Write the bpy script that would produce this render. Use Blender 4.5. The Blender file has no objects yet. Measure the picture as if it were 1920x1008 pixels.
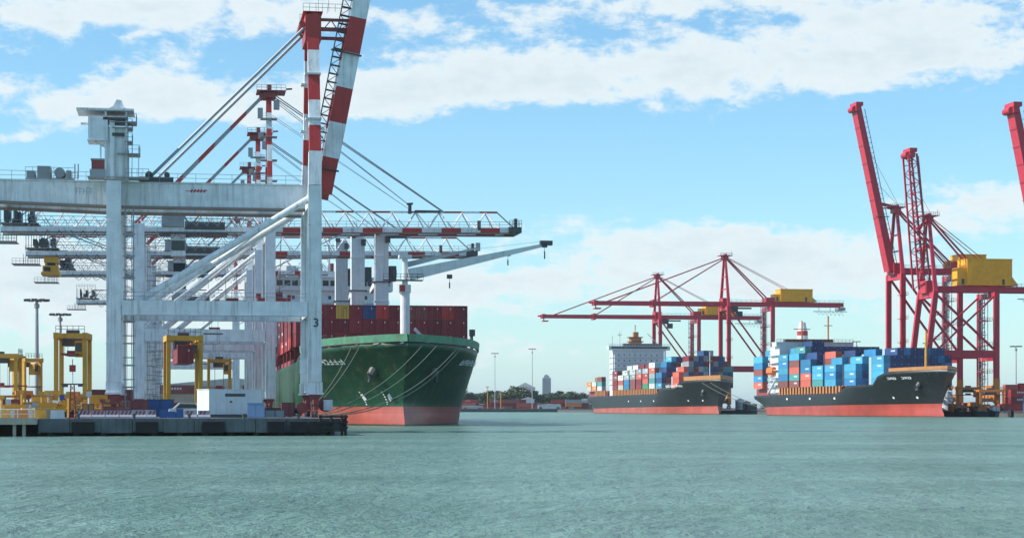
import bpy, math, random
from mathutils import Vector, Matrix
random.seed(7)
R = math.radians
scene = bpy.context.scene
COL = scene.collection

# ------------------------------------------------------------------ camera, sky, sun, exposure
F = 3600.0            # focal length in photograph pixels (photograph 1920 wide)
HZ = 764.0            # horizon row in the photograph
EYE = 3.1
cd = bpy.data.cameras.new('camera')
cam = bpy.data.objects.new('camera', cd); COL.objects.link(cam)
cam.location = (0, 0, EYE); cam.rotation_euler = (R(90), 0, 0)
cd.sensor_width = 36; cd.lens = F / 1920 * 36
cd.shift_y = (HZ - 504) / 1920
cd.clip_start = 1; cd.clip_end = 60000
scene.camera = cam
scene.view_settings.view_transform = 'Standard'
scene.view_settings.look = 'None'
scene.view_settings.gamma = 1
scene.view_settings.exposure = 0.55

SUN_AZ = (-0.985, -0.13)      # horizontal direction towards the sun (left of the camera)
SUN_EL = R(38)
def world():
    w = bpy.data.worlds.new('World'); scene.world = w; w.use_nodes = True
    nt = w.node_tree; N = nt.nodes; L = nt.links; N.clear()
    out = N.new('ShaderNodeOutputWorld'); bg = N.new('ShaderNodeBackground')
    L.new(bg.outputs[0], out.inputs[0]); bg.inputs[1].default_value = 0.1
    sky = N.new('ShaderNodeTexSky'); sky.sky_type = 'NISHITA'; sky.sun_disc = False
    sky.sun_elevation = SUN_EL; sky.sun_rotation = math.atan2(SUN_AZ[0], SUN_AZ[1])
    sky.air_density = 1.0; sky.dust_density = 0.3; sky.ozone_density = 2.5
    def math_(op, a, b=None, c=None, clamp=False):
        n = N.new('ShaderNodeMath'); n.operation = op; n.use_clamp = clamp
        for i, v in enumerate((a, b, c)):
            if v is None: continue
            if isinstance(v, (int, float)): n.inputs[i].default_value = v
            else: L.new(v, n.inputs[i])
        return n.outputs[0]
    tc = N.new('ShaderNodeTexCoord'); sp = N.new('ShaderNodeSeparateXYZ'); L.new(tc.outputs['Generated'], sp.inputs[0])
    # azimuth and elevation of the direction looked at, in degrees
    az = math_('MULTIPLY', math_('ARCTAN2', sp.outputs[0], sp.outputs[1]), 57.2958)
    el = math_('MULTIPLY', math_('ARCSINE', sp.outputs[2]), 57.2958)
    def comb(x, y, z=0.0):
        n = N.new('ShaderNodeCombineXYZ')
        for i, v in enumerate((x, y, z)):
            if isinstance(v, (int, float)): n.inputs[i].default_value = v
            else: L.new(v, n.inputs[i])
        return n.outputs[0]
    def noise(vec, scale, detail, rough=0.55, dist=0.0):
        n = N.new('ShaderNodeTexNoise'); L.new(vec, n.inputs['Vector'])
        n.inputs['Scale'].default_value = scale; n.inputs['Detail'].default_value = detail
        n.inputs['Roughness'].default_value = rough; n.inputs['Distortion'].default_value = dist
        return n.outputs['Fac']
    base = noise(comb(math_('MULTIPLY', az, 0.30), math_('MULTIPLY', el, 0.85), 3.3), 1.0, 9, 0.56, 0.15)
    fine = noise(comb(math_('MULTIPLY', az, 1.1), math_('MULTIPLY', el, 1.9), 9.1), 1.0, 8, 0.66, 0.2)
    warp = math_('MULTIPLY', math_('SUBTRACT', noise(comb(math_('MULTIPLY', az, 0.22), math_('MULTIPLY', el, 0.5), 1.0), 1.0, 4), 0.5), 3.0)
    def blob(px, py, rx, ry, k, tilt=0.0):
        a0 = math.degrees(math.atan((px - 960) / F)); e0 = math.degrees(math.atan((HZ - py) / F))
        rx = rx / F * 57.3; ry = ry / F * 57.3
        dx = math_('SUBTRACT', az, a0); dy = math_('SUBTRACT', math_('SUBTRACT', el, e0), math_('MULTIPLY', dx, tilt))
        q = math_('ADD', math_('POWER', math_('ABSOLUTE', math_('DIVIDE', dx, rx)), 2.0),
                  math_('POWER', math_('ABSOLUTE', math_('DIVIDE', math_('ADD', dy, math_('MULTIPLY', warp, 0.25)), ry)), 2.0))
        return math_('MULTIPLY', math_('EXPONENT', math_('MULTIPLY', q, -1.0)), k)
    cover = None
    for args in BLOBS:
        b = blob(*args); cover = b if cover is None else math_('ADD', cover, b)
    # away from the part of the sky in the photograph: broken cloud all round
    far_az = math_('MULTIPLY', math_('SUBTRACT', math_('ABSOLUTE', az), 18.0), 0.1, clamp=True)
    hi = math_('MULTIPLY', math_('SUBTRACT', el, 15.0), 0.1, clamp=True)
    cover = math_('ADD', cover, math_('MULTIPLY', math_('MAXIMUM', far_az, hi), 0.42))
    dens = math_('ADD', math_('MULTIPLY', math_('SUBTRACT', base, 0.5), 1.8), math_('MULTIPLY', math_('SUBTRACT', fine, 0.5), 1.25))
    dens = math_('ADD', dens, math_('SUBTRACT', cover, 0.52))
    mr = N.new('ShaderNodeMapRange'); mr.interpolation_type = 'SMOOTHSTEP'; L.new(dens, mr.inputs[0])
    mr.inputs[1].default_value = -0.12; mr.inputs[2].default_value = 0.34; mr.inputs[3].default_value = 0.0; mr.inputs[4].default_value = 0.93
    # thick parts of the clouds greyer underneath
    shade = N.new('ShaderNodeMapRange'); L.new(dens, shade.inputs[0])
    shade.inputs[1].default_value = 0.15; shade.inputs[2].default_value = 0.8; shade.inputs[3].default_value = 0.0; shade.inputs[4].default_value = 1.0
    cc = N.new('ShaderNodeMix'); cc.data_type = 'RGBA'
    L.new(math_('MULTIPLY', shade.outputs[0], noise(comb(math_('MULTIPLY', az, 0.5), math_('MULTIPLY', el, 1.6), 5.0), 1.0, 5)), cc.inputs[0])
    cc.inputs[6].default_value = (6.0, 6.6, 6.75, 1); cc.inputs[7].default_value = (4.2, 5.0, 5.5, 1)
    # clear sky: the physical sky, a little more saturated
    tint = N.new('ShaderNodeMix'); tint.data_type = 'RGBA'; tint.blend_type = 'MULTIPLY'; tint.inputs[0].default_value = 1
    L.new(sky.outputs[0], tint.inputs[6]); tint.inputs[7].default_value = SKYTINT
    # thin milky veil towards the horizon
    veil = math_('MULTIPLY', math_('EXPONENT', math_('MULTIPLY', math_('MAXIMUM', el, 0.0), -0.30)), 0.55, clamp=True)
    vm = N.new('ShaderNodeMix'); vm.data_type = 'RGBA'; L.new(veil, vm.inputs[0]); L.new(tint.outputs[2], vm.inputs[6]); vm.inputs[7].default_value = (4.9, 6.0, 7.1, 1)
    mx = N.new('ShaderNodeMix'); mx.data_type = 'RGBA'
    L.new(mr.outputs[0], mx.inputs[0]); L.new(vm.outputs[2], mx.inputs[6]); L.new(cc.outputs[2], mx.inputs[7])
    L.new(mx.outputs[2], bg.inputs[0])
SKYTINT = (0.84, 1.16, 1.23, 1)
BLOBS = [  # cloud banks: where they stand in the sky (as seen in the photograph), extent, amount, slope
    (1250, 140, 520, 60, 0.82, 0.0), (1720, 85, 420, 80, 0.86, 0.0), (900, 160, 240, 50, 0.75, 0.0), (1000, 60, 200, 40, 0.5, 0.0),
    (470, 190, 330, 55, 0.75, 0.0), (160, 55, 300, 55, 0.85, 0.0), (60, 205, 300, 48, 0.85, 0.0), (560, 25, 330, 40, 0.75, 0.0),
    (1230, 485, 330, 70, 0.86, 0.0), (1500, 500, 230, 70, 0.76, 0.0), (880, 560, 240, 80, 0.7, 0.0), (30, 275, 90, 18, 0.6, 0.0),
    (1870, 395, 150, 65, 1.0, 0.0), (60, 540, 300, 110, 0.85, 0.0), (380, 540, 350, 110, 0.7, 0.0), (1000, 660, 500, 30, 0.36, 0.0), (1380, 10, 420, 30, 0.6, 0.0), (1760, 560, 260, 60, 0.5, 0.0)]
world()
sd = bpy.data.lights.new('sun', 'SUN'); sd.energy = 4.2; sd.angle = R(0.5); sd.color = (1.0, 0.95, 0.86)
sun = bpy.data.objects.new('sun', sd); COL.objects.link(sun)
_d = Vector((SUN_AZ[0] * math.cos(SUN_EL), SUN_AZ[1] * math.cos(SUN_EL), math.sin(SUN_EL)))
sun.rotation_euler = _d.to_track_quat('Z', 'Y').to_euler(); sun.location = _d * 500

# ------------------------------------------------------------------ frames of reference
S = 0.1694                       # both docks run away from the camera along this slope
TH = math.atan(S)
U = Vector((-math.sin(TH), math.cos(TH), 0)); V = Vector((math.cos(TH), math.sin(TH), 0))
DECK = 1.9
O1 = Vector((-24.67, 240.0, 0))   # waterside rail of the near dock
O2 = Vector((149.0, 732.0, 0))    # waterside rail of the far dock
def rail1(D): return Vector((O1.x - S * (D - O1.y), D, 0))
def rail2(D): return Vector((O2.x - S * (D - O2.y), D, 0))
def at(px, py, D): return Vector(((px - 960) / F * D, D, EYE + (HZ - py) / F * D))

# ------------------------------------------------------------------ materials
def mat(name, col, rough=0.5, metal=0.0, vary=0.12, scale=0.6, streak=None, streak_amt=0.35, bump=0.0, spec=0.5, grime=None):
    m = bpy.data.materials.new(name); m.use_nodes = True
    nt = m.node_tree; N = nt.nodes; L = nt.links
    b = N['Principled BSDF']; b.inputs['Roughness'].default_value = rough; b.inputs['Metallic'].default_value = metal
    b.inputs['Specular IOR Level'].default_value = spec
    tc = N.new('ShaderNodeTexCoord')
    def noi(vec, sc, det, r=0.6):
        n = N.new('ShaderNodeTexNoise'); n.inputs['Scale'].default_value = sc; n.inputs['Detail'].default_value = det
        n.inputs['Roughness'].default_value = r; L.new(vec, n.inputs['Vector']); return n.outputs['Fac']
    f = noi(tc.outputs['Object'], scale, 6)
    mr = N.new('ShaderNodeMapRange'); L.new(f, mr.inputs[0])
    mr.inputs[1].default_value = 0.25; mr.inputs[2].default_value = 0.75
    mr.inputs[3].default_value = 1 - vary; mr.inputs[4].default_value = 1 + vary
    hv = N.new('ShaderNodeHueSaturation'); hv.inputs['Color'].default_value = (*col, 1); L.new(mr.outputs[0], hv.inputs['Value'])
    c = hv.outputs[0]
    if streak:
        mp = N.new('ShaderNodeMapping'); mp.inputs['Scale'].default_value = (1.6, 1.6, 0.09); L.new(tc.outputs['Object'], mp.inputs[0])
        s = noi(mp.outputs[0], 1.3, 7, 0.7)
        r2 = N.new('ShaderNodeMapRange'); L.new(s, r2.inputs[0]); r2.inputs[1].default_value = 0.50; r2.inputs[2].default_value = 0.72
        r2.inputs[3].default_value = 0; r2.inputs[4].default_value = streak_amt
        mx = N.new('ShaderNodeMix'); mx.data_type = 'RGBA'; L.new(r2.outputs[0], mx.inputs[0]); L.new(c, mx.inputs[6]); mx.inputs[7].default_value = (*streak, 1)
        c = mx.outputs[2]
    L.new(c, b.inputs['Base Color'])
    if bump:
        bp = N.new('ShaderNodeBump'); bp.inputs['Strength'].default_value = bump; bp.inputs['Distance'].default_value = 0.05
        L.new(noi(tc.outputs['Object'], scale * 8, 5), bp.inputs['Height']); L.new(bp.outputs[0], b.inputs['Normal'])
    return m
RUST = (0.16, 0.075, 0.04); GRIME = (0.16, 0.15, 0.13)
M = dict(
    flange=mat('weathered_flange', (0.24, 0.20, 0.18), 0.7, streak=RUST),
    white=mat('crane_white_paint', (0.70, 0.75, 0.78), 0.45, vary=0.16, streak=(0.17, 0.13, 0.10), streak_amt=0.6),
    red=mat('crane_signal_red', (0.42, 0.035, 0.03), 0.45, streak=(0.12, 0.02, 0.02), streak_amt=0.4),
    dred=mat('rust_red_paint', (0.26, 0.05, 0.05), 0.55, streak=GRIME),
    rcrane=mat('quay_crane_red_paint', (0.52, 0.030, 0.058), 0.45, streak=(0.08, 0.01, 0.02), streak_amt=0.4),
    orange=mat('orange_paint', (0.62, 0.22, 0.035), 0.5, streak=RUST),
    yellow=mat('yellow_paint', (0.62, 0.33, 0.03), 0.5, streak=RUST, streak_amt=0.3),
    myellow=mat('machine_house_yellow', (0.95, 0.42, 0.015), 0.5, streak=RUST, streak_amt=0.25),
    grey=mat('galvanised_grey', (0.30, 0.33, 0.35), 0.5, metal=0.2),
    dgrey=mat('dark_steel', (0.07, 0.075, 0.08), 0.55),
    cable=mat('steel_cable', (0.12, 0.13, 0.14), 0.5),
    glass=mat('dark_window_glass', (0.02, 0.03, 0.035), 0.08, vary=0.02),
    rubber=mat('black_rubber', (0.016, 0.016, 0.018), 0.75, vary=0.3),
    concrete=mat('quay_concrete', (0.115, 0.135, 0.145), 0.85, vary=0.3, scale=0.5, streak=(0.04, 0.045, 0.045), streak_amt=0.8, bump=0.3),
    beige=mat('deck_slab_concrete', (0.42, 0.38, 0.31), 0.85, vary=0.2, scale=0.8, streak=(0.12, 0.1, 0.08), bump=0.2),
    asphalt=mat('yard_asphalt', (0.09, 0.09, 0.09), 0.9, vary=0.25, scale=0.1),
    shipwhite=mat('ship_white_paint', (0.62, 0.66, 0.68), 0.5, streak=RUST, streak_amt=0.25),
    shipbuff=mat('buff_ship_paint', (0.50, 0.22, 0.08), 0.55, streak=RUST),
    lgreen=mat('bulwark_light_green', (0.075, 0.25, 0.15), 0.55, vary=0.3, streak=RUST, streak_amt=0.7),
    rope=mat('mooring_rope_fibre', (0.15, 0.16, 0.12), 0.9),
    blue=mat('blue_equipment_paint', (0.03, 0.10, 0.30), 0.5),
    pole=mat('light_mast_steel', (0.36, 0.39, 0.41), 0.5, metal=0.1),
    trunk=mat('tree_bark', (0.10, 0.08, 0.06), 0.9),
    tower=mat('tower_cladding_hazed', (0.22, 0.26, 0.31), 0.5),  # blue grey lightened: distance haze put into the colour
    roof=mat('shed_roof_sheet', (0.45, 0.45, 0.44), 0.6),
    boat=mat('lifeboat_orange', (0.72, 0.16, 0.03), 0.45),
    lettering=mat('white_lettering', (0.72, 0.75, 0.74), 0.6),
)
def leaf_mat(name, col):
    m = mat(name, col, 0.7, vary=0.45, scale=0.35); return m
M['leafa'] = leaf_mat('foliage_dark_green', (0.045, 0.075, 0.03)); M['leafb'] = leaf_mat('foliage_olive', (0.075, 0.085, 0.035))

def container_mat(name, col):
    """corrugated painted steel: vertical ribs as bump, faded patches, rust streaks"""
    m = mat(name, col, 0.5, vary=0.16, scale=0.5, streak=tuple(0.5 * c + 0.5 * r for c, r in zip(col, RUST)), streak_amt=0.4)
    nt = m.node_tree; N = nt.nodes; L = nt.links; b = N['Principled BSDF']
    tc = N.new('ShaderNodeTexCoord'); sp = N.new('ShaderNodeSeparateXYZ'); L.new(tc.outputs['Object'], sp.inputs[0])
    ad = N.new('ShaderNodeMath'); ad.operation = 'ADD'; L.new(sp.outputs[0], ad.inputs[0]); L.new(sp.outputs[1], ad.inputs[1])
    mu = N.new('ShaderNodeMath'); mu.operation = 'MULTIPLY'; L.new(ad.outputs[0], mu.inputs[0]); mu.inputs[1].default_value = 2 * math.pi / 0.42
    sn = N.new('ShaderNodeMath'); sn.operation = 'SINE'; L.new(mu.outputs[0], sn.inputs[0])
    bp = N.new('ShaderNodeBump'); bp.inputs['Strength'].default_value = 0.6; bp.inputs['Distance'].default_value = 0.035
    L.new(sn.outputs[0], bp.inputs['Height']); L.new(bp.outputs[0], b.inputs['Normal'])
    # each box fades a little differently
    oi = N.new('ShaderNodeObjectInfo'); hs = N.new('ShaderNodeHueSaturation')
    src = b.inputs['Base Color'].links[0].from_socket; L.new(src, hs.inputs['Color'])
    mr = N.new('ShaderNodeMapRange'); L.new(oi.outputs['Random'], mr.inputs[0]); mr.inputs[3].default_value = 0.78; mr.inputs[4].default_value = 1.22
    L.new(mr.outputs[0], hs.inputs['Value']); L.new(hs.outputs[0], b.inputs['Base Color'])
    return m
CC = {'maroon': (0.20, 0.022, 0.03), 'red': (0.45, 0.045, 0.04), 'brown': (0.24, 0.07, 0.06), 'coral': (0.55, 0.12, 0.08),
      'navy': (0.025, 0.07, 0.19), 'blue': (0.03, 0.21, 0.42), 'sky_blue': (0.06, 0.33, 0.52), 'teal': (0.07, 0.27, 0.27),  # navy doubles as blue paint darkened for shaded box fronts
      'green': (0.05, 0.22, 0.12), 'white': (0.62, 0.64, 0.62), 'grey': (0.30, 0.33, 0.35), 'yellow': (0.52, 0.38, 0.05), 'orange': (0.60, 0.20, 0.05), 'sand': (0.50, 0.42, 0.32)}
CM = {k: container_mat('container_' + k + '_paint', v) for k, v in CC.items()}

def hull_mat(name, top, boot, z0, zslope, rust=0.4, z_deck_dir=None):
    """two paints meeting at the boot-top line, with salt and rust running down"""
    m = bpy.data.materials.new(name); m.use_nodes = True
    nt = m.node_tree; N = nt.nodes; L = nt.links; b = N['Principled BSDF']; b.inputs['Roughness'].default_value = 0.42
    tc = N.new('ShaderNodeTexCoord'); sp = N.new('ShaderNodeSeparateXYZ'); L.new(tc.outputs['Object'], sp.inputs[0])
    def mth(op, a, c):
        n = N.new('ShaderNodeMath'); n.operation = op
        for i, v in enumerate((a, c)):
            if isinstance(v, (int, float)): n.inputs[i].default_value = v
            else: L.new(v, n.inputs[i])
        return n.outputs[0]
    line = mth('GREATER_THAN', mth('ADD', sp.outputs[2], mth('MULTIPLY', sp.outputs[1], zslope)), z0)
    def noi(scl, sc, det, rough=0.6):
        mp = N.new('ShaderNodeMapping'); mp.inputs['Scale'].default_value = scl; L.new(tc.outputs['Object'], mp.inputs[0])
        n = N.new('ShaderNodeTexNoise'); n.inputs['Scale'].default_value = sc; n.inputs['Detail'].default_value = det; n.inputs['Roughness'].default_value = rough
        L.new(mp.outputs[0], n.inputs['Vector']); return n.outputs['Fac']
    mx = N.new('ShaderNodeMix'); mx.data_type = 'RGBA'; L.new(line, mx.inputs[0]); mx.inputs[6].default_value = (*boot, 1); mx.inputs[7].default_value = (*top, 1)
    big = noi((1, 1, 1), 0.12, 6); mr = N.new('ShaderNodeMapRange'); L.new(big, mr.inputs[0]); mr.inputs[1].default_value = .3; mr.inputs[2].default_value = .7; mr.inputs[3].default_value = 0.72; mr.inputs[4].default_value = 1.3
    hs = N.new('ShaderNodeHueSaturation'); L.new(mx.outputs[2], hs.inputs['Color']); L.new(mr.outputs[0], hs.inputs['Value'])
    st = noi((0.9, 0.9, 0.10), 1.0, 8, 0.7); r2 = N.new('ShaderNodeMapRange'); L.new(st, r2.inputs[0]); r2.inputs[1].default_value = 0.55; r2.inputs[2].default_value = 0.8; r2.inputs[3].default_value = 0; r2.inputs[4].default_value = rust
    m2 = N.new('ShaderNodeMix'); m2.data_type = 'RGBA'; L.new(r2.outputs[0], m2.inputs[0]); L.new(hs.outputs[0], m2.inputs[6]); m2.inputs[7].default_value = (0.28, 0.15, 0.06, 1)
    sl = noi((0.5, 0.5, 0.25), 1.0, 8, 0.75); r3 = N.new('ShaderNodeMapRange'); L.new(sl, r3.inputs[0]); r3.inputs[1].default_value = 0.58; r3.inputs[2].default_value = 0.85; r3.inputs[3].default_value = 0; r3.inputs[4].default_value = 0.3
    m3 = N.new('ShaderNodeMix'); m3.data_type = 'RGBA'; L.new(r3.outputs[0], m3.inputs[0]); L.new(m2.outputs[2], m3.inputs[6]); m3.inputs[7].default_value = (0.35, 0.4, 0.36, 1)
    # wet, weedy strip at the waterline
    bl = noi((0.35, 0.35, 0.35), 1.0, 7, 0.7); r4 = N.new('ShaderNodeMapRange'); L.new(bl, r4.inputs[0]); r4.inputs[1].default_value = 0.54; r4.inputs[2].default_value = 0.70; r4.inputs[3].default_value = 0; r4.inputs[4].default_value = rust * 0.55
    m6 = N.new('ShaderNodeMix'); m6.data_type = 'RGBA'; L.new(r4.outputs[0], m6.inputs[0]); L.new(m3.outputs[2], m6.inputs[6]); m6.inputs[7].default_value = (0.16, 0.13, 0.05, 1); m3 = m6
    wet = mth('LESS_THAN', mth('ADD', sp.outputs[2], mth('MULTIPLY', noi((1, 1, 1), 0.6, 4), -0.4)), 0.1)
    m4 = N.new('ShaderNodeMix'); m4.data_type = 'RGBA'; L.new(wet, m4.inputs[0]); L.new(m3.outputs[2], m4.inputs[6]); m4.inputs[7].default_value = (0.04, 0.04, 0.03, 1)
    br = N.new('ShaderNodeTexBrick'); cx = N.new('ShaderNodeCombineXYZ'); L.new(sp.outputs[1], cx.inputs[0]); L.new(sp.outputs[2], cx.inputs[1]); L.new(cx.outputs[0], br.inputs['Vector'])
    br.inputs['Scale'].default_value = 1.0; br.inputs['Brick Width'].default_value = 9.0; br.inputs['Row Height'].default_value = 2.3; br.inputs['Mortar Size'].default_value = 0.05; br.inputs['Mortar Smooth'].default_value = 0.4
    br.inputs['Color1'].default_value = (1, 1, 1, 1); br.inputs['Color2'].default_value = (.86, .86, .86, 1); br.inputs['Mortar'].default_value = (.5, .5, .5, 1)
    m5 = N.new('ShaderNodeMix'); m5.data_type = 'RGBA'; m5.blend_type = 'MULTIPLY'; m5.inputs[0].default_value = 0.8; L.new(m4.outputs[2], m5.inputs[6]); L.new(br.outputs['Color'], m5.inputs[7])
    L.new(m5.outputs[2], b.inputs['Base Color'])
    bp = N.new('ShaderNodeBump'); bp.inputs['Strength'].default_value = 0.25; bp.inputs['Distance'].default_value = 0.15   # plates slightly dished
    L.new(noi((1, 1, 1), 0.35, 2), bp.inputs['Height']); L.new(bp.outputs[0], b.inputs['Normal'])
    return m

# ------------------------------------------------------------------ mesh helper
class MB:
    def __init__(s): s.v = []; s.f = []; s.m = []
    def quadbox(s, c8, mi=0):
        n = len(s.v); s.v += [tuple(p) for p in c8]
        for q in ((0, 3, 2, 1), (4, 5, 6, 7), (0, 1, 5, 4), (1, 2, 6, 5), (2, 3, 7, 6), (3, 0, 4, 7)):
            s.f.append(tuple(n + i for i in q)); s.m.append(mi)
    def box(s, x0, x1, y0, y1, z0, z1, mi=0):
        if x0 > x1: x0, x1 = x1, x0
        if y0 > y1: y0, y1 = y1, y0
        if z0 > z1: z0, z1 = z1, z0
        s.quadbox([(x0, y0, z0), (x1, y0, z0), (x1, y1, z0), (x0, y1, z0), (x0, y0, z1), (x1, y0, z1), (x1, y1, z1), (x0, y1, z1)], mi); return s
    def beam(s, p, q, w, h=None, mi=0, w2=None, h2=None):
        """box section from p to q; w across (horizontal), h in the plane of height"""
        h = w if h is None else h; w2 = w if w2 is None else w2; h2 = h if h2 is None else h2
        p = Vector(p); q = Vector(q); d = (q - p)
        if d.length < 1e-6: return s
        d.normalize()
        up = Vector((0, 0, 1)) if abs(d.z) < 0.95 else Vector((1, 0, 0))
        a = d.cross(up).normalized(); b = a.cross(d).normalized()
        if abs(d.z) >= 0.95: a, b = Vector((0, 1, 0)) - d * d.y, None; a.normalize(); b = a.cross(d).normalized()
        c = []
        for o, ww, hh in ((p, w, h), (q, w2, h2)):
            for sa, sb in ((-1, -1), (1, -1), (1, 1), (-1, 1)): c.append(o + a * (sa * ww / 2) + b * (sb * hh / 2))
        s.quadbox(c, mi); return s
    def tube(s, p, q, r, n=8, mi=0, r2=None):
        p = Vector(p); q = Vector(q); d = (q - p).normalized(); r2 = r if r2 is None else r2
        up = Vector((0, 0, 1)) if abs(d.z) < 0.95 else Vector((1, 0, 0))
        a = d.cross(up).normalized(); b = a.cross(d)
        k = len(s.v)
        for o, rr in ((p, r), (q, r2)):
            for i in range(n):
                t = 2 * math.pi * i / n; s.v.append(tuple(o + a * (rr * math.cos(t)) + b * (rr * math.sin(t))))
        for i in range(n):
            j = (i + 1) % n; s.f.append((k + i, k + j, k + n + j, k + n + i)); s.m.append(mi)
        s.f.append(tuple(k + i for i in range(n - 1, -1, -1))); s.m.append(mi)
        s.f.append(tuple(k + n + i for i in range(n))); s.m.append(mi); return s
    def path(s, pts, r, n=5, mi=0):
        for a, b in zip(pts, pts[1:]): s.tube(a, b, r, n, mi)
        return s
    def prism(s, poly, y0, y1, mi=0):
        """polygon in x,z extruded along y"""
        k = len(s.v); n = len(poly)
        s.v += [(x, y0, z) for x, z in poly] + [(x, y1, z) for x, z in poly]
        for i in range(n):
            j = (i + 1) % n; s.f.append((k + i, k + j, k + n + j, k + n + i)); s.m.append(mi)
        s.f.append(tuple(k + i for i in range(n - 1, -1, -1))); s.m.append(mi); s.f.append(tuple(k + n + i for i in range(n))); s.m.append(mi); return s
    def banded(s, p, q, w, h, n, first=0, w2=None):
        p = Vector(p); q = Vector(q)
        for i in range(n):
            s.beam(p.lerp(q, i / n), p.lerp(q, (i + 1) / n), w, h, (first + i) % 2)
        return s
    def rail(s, p, q, h=1.1, step=2.0, t=0.06, mi=0):
        p = Vector(p); q = Vector(q); L_ = (q - p).length; n = max(1, int(L_ / step))
        for i in range(n + 1):
            o = p.lerp(q, i / n); s.beam(o, o + Vector((0, 0, h)), t, t, mi)
        for k in (1.0, 0.5):
            s.beam(p + Vector((0, 0, h * k)), q + Vector((0, 0, h * k)), t, t, mi)
        return s
    def sheet(s, pts, mi=0):
        k = len(s.v); s.v += [tuple(p) for p in pts]; s.f.append(tuple(range(k, k + len(pts)))); s.m.append(mi); return s
    def build(s, name, mats, parent=None, smooth=False):
        me = bpy.data.meshes.new(name); me.from_pydata(s.v, [], s.f)
        if not isinstance(mats, (list, tuple)): mats = [mats]
        for m in mats: me.materials.append(m)
        if len(mats) > 1: me.polygons.foreach_set('material_index', s.m)
        if smooth: me.polygons.foreach_set('use_smooth', [True] * len(me.polygons))
        me.update()
        o = bpy.data.objects.new(name, me); COL.objects.link(o); o.parent = parent
        return o
def build_each(mb, name, mats, parent=None, tol=0.03):
    """one object for every group of pieces that touch"""
    par = list(range(len(mb.v)))
    def find(i):
        while par[i] != i: par[i] = par[par[i]]; i = par[i]
        return i
    for f in mb.f:
        for i in f[1:]: par[find(i)] = find(f[0])
    isl = {}
    for fi, f in enumerate(mb.f): isl.setdefault(find(f[0]), []).append(fi)
    items = []
    for fs in isl.values():
        vs = [mb.v[i] for fi in fs for i in mb.f[fi]]
        items.append([[min(v[k] for v in vs) - tol for k in range(3)], [max(v[k] for v in vs) + tol for k in range(3)], fs])
    merged = True
    while merged:
        merged = False; out = []
        for it in items:
            for o in out:
                if all(it[0][k] <= o[1][k] and o[0][k] <= it[1][k] for k in range(3)):
                    o[0] = [min(a, b) for a, b in zip(o[0], it[0])]; o[1] = [max(a, b) for a, b in zip(o[1], it[1])]; o[2] += it[2]; merged = True; break
            else: out.append(it)
        items = out
    res = []; items.sort(key=lambda it: -len(it[2]))
    for _, _, fs in items:
        m2 = MB(); mp = {}
        for fi in fs:
            nf = []
            for i in mb.f[fi]:
                if i not in mp: mp[i] = len(m2.v); m2.v.append(mb.v[i])
                nf.append(mp[i])
            m2.f.append(tuple(nf)); m2.m.append(mb.m[fi])
        res.append(m2.build(name, mats, parent))
    return res
def tag(o, label=None, cat=None, group=None, kind=None):
    if label: o['label'] = label
    if cat: o['category'] = cat
    if group: o['group'] = group
    if kind: o['kind'] = kind
    return o
def root(name, loc, rz, label, cat, group=None):
    o = bpy.data.objects.new(name, None); COL.objects.link(o); o.location = loc; o.rotation_euler = (0, 0, rz)
    return tag(o, label, cat, group)
def copy_tree(o, parent=None):
    kids = list(o.children)
    c = o.copy(); COL.objects.link(c); c.parent = parent
    for ch in kids: copy_tree(ch, c)
    return c

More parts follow.
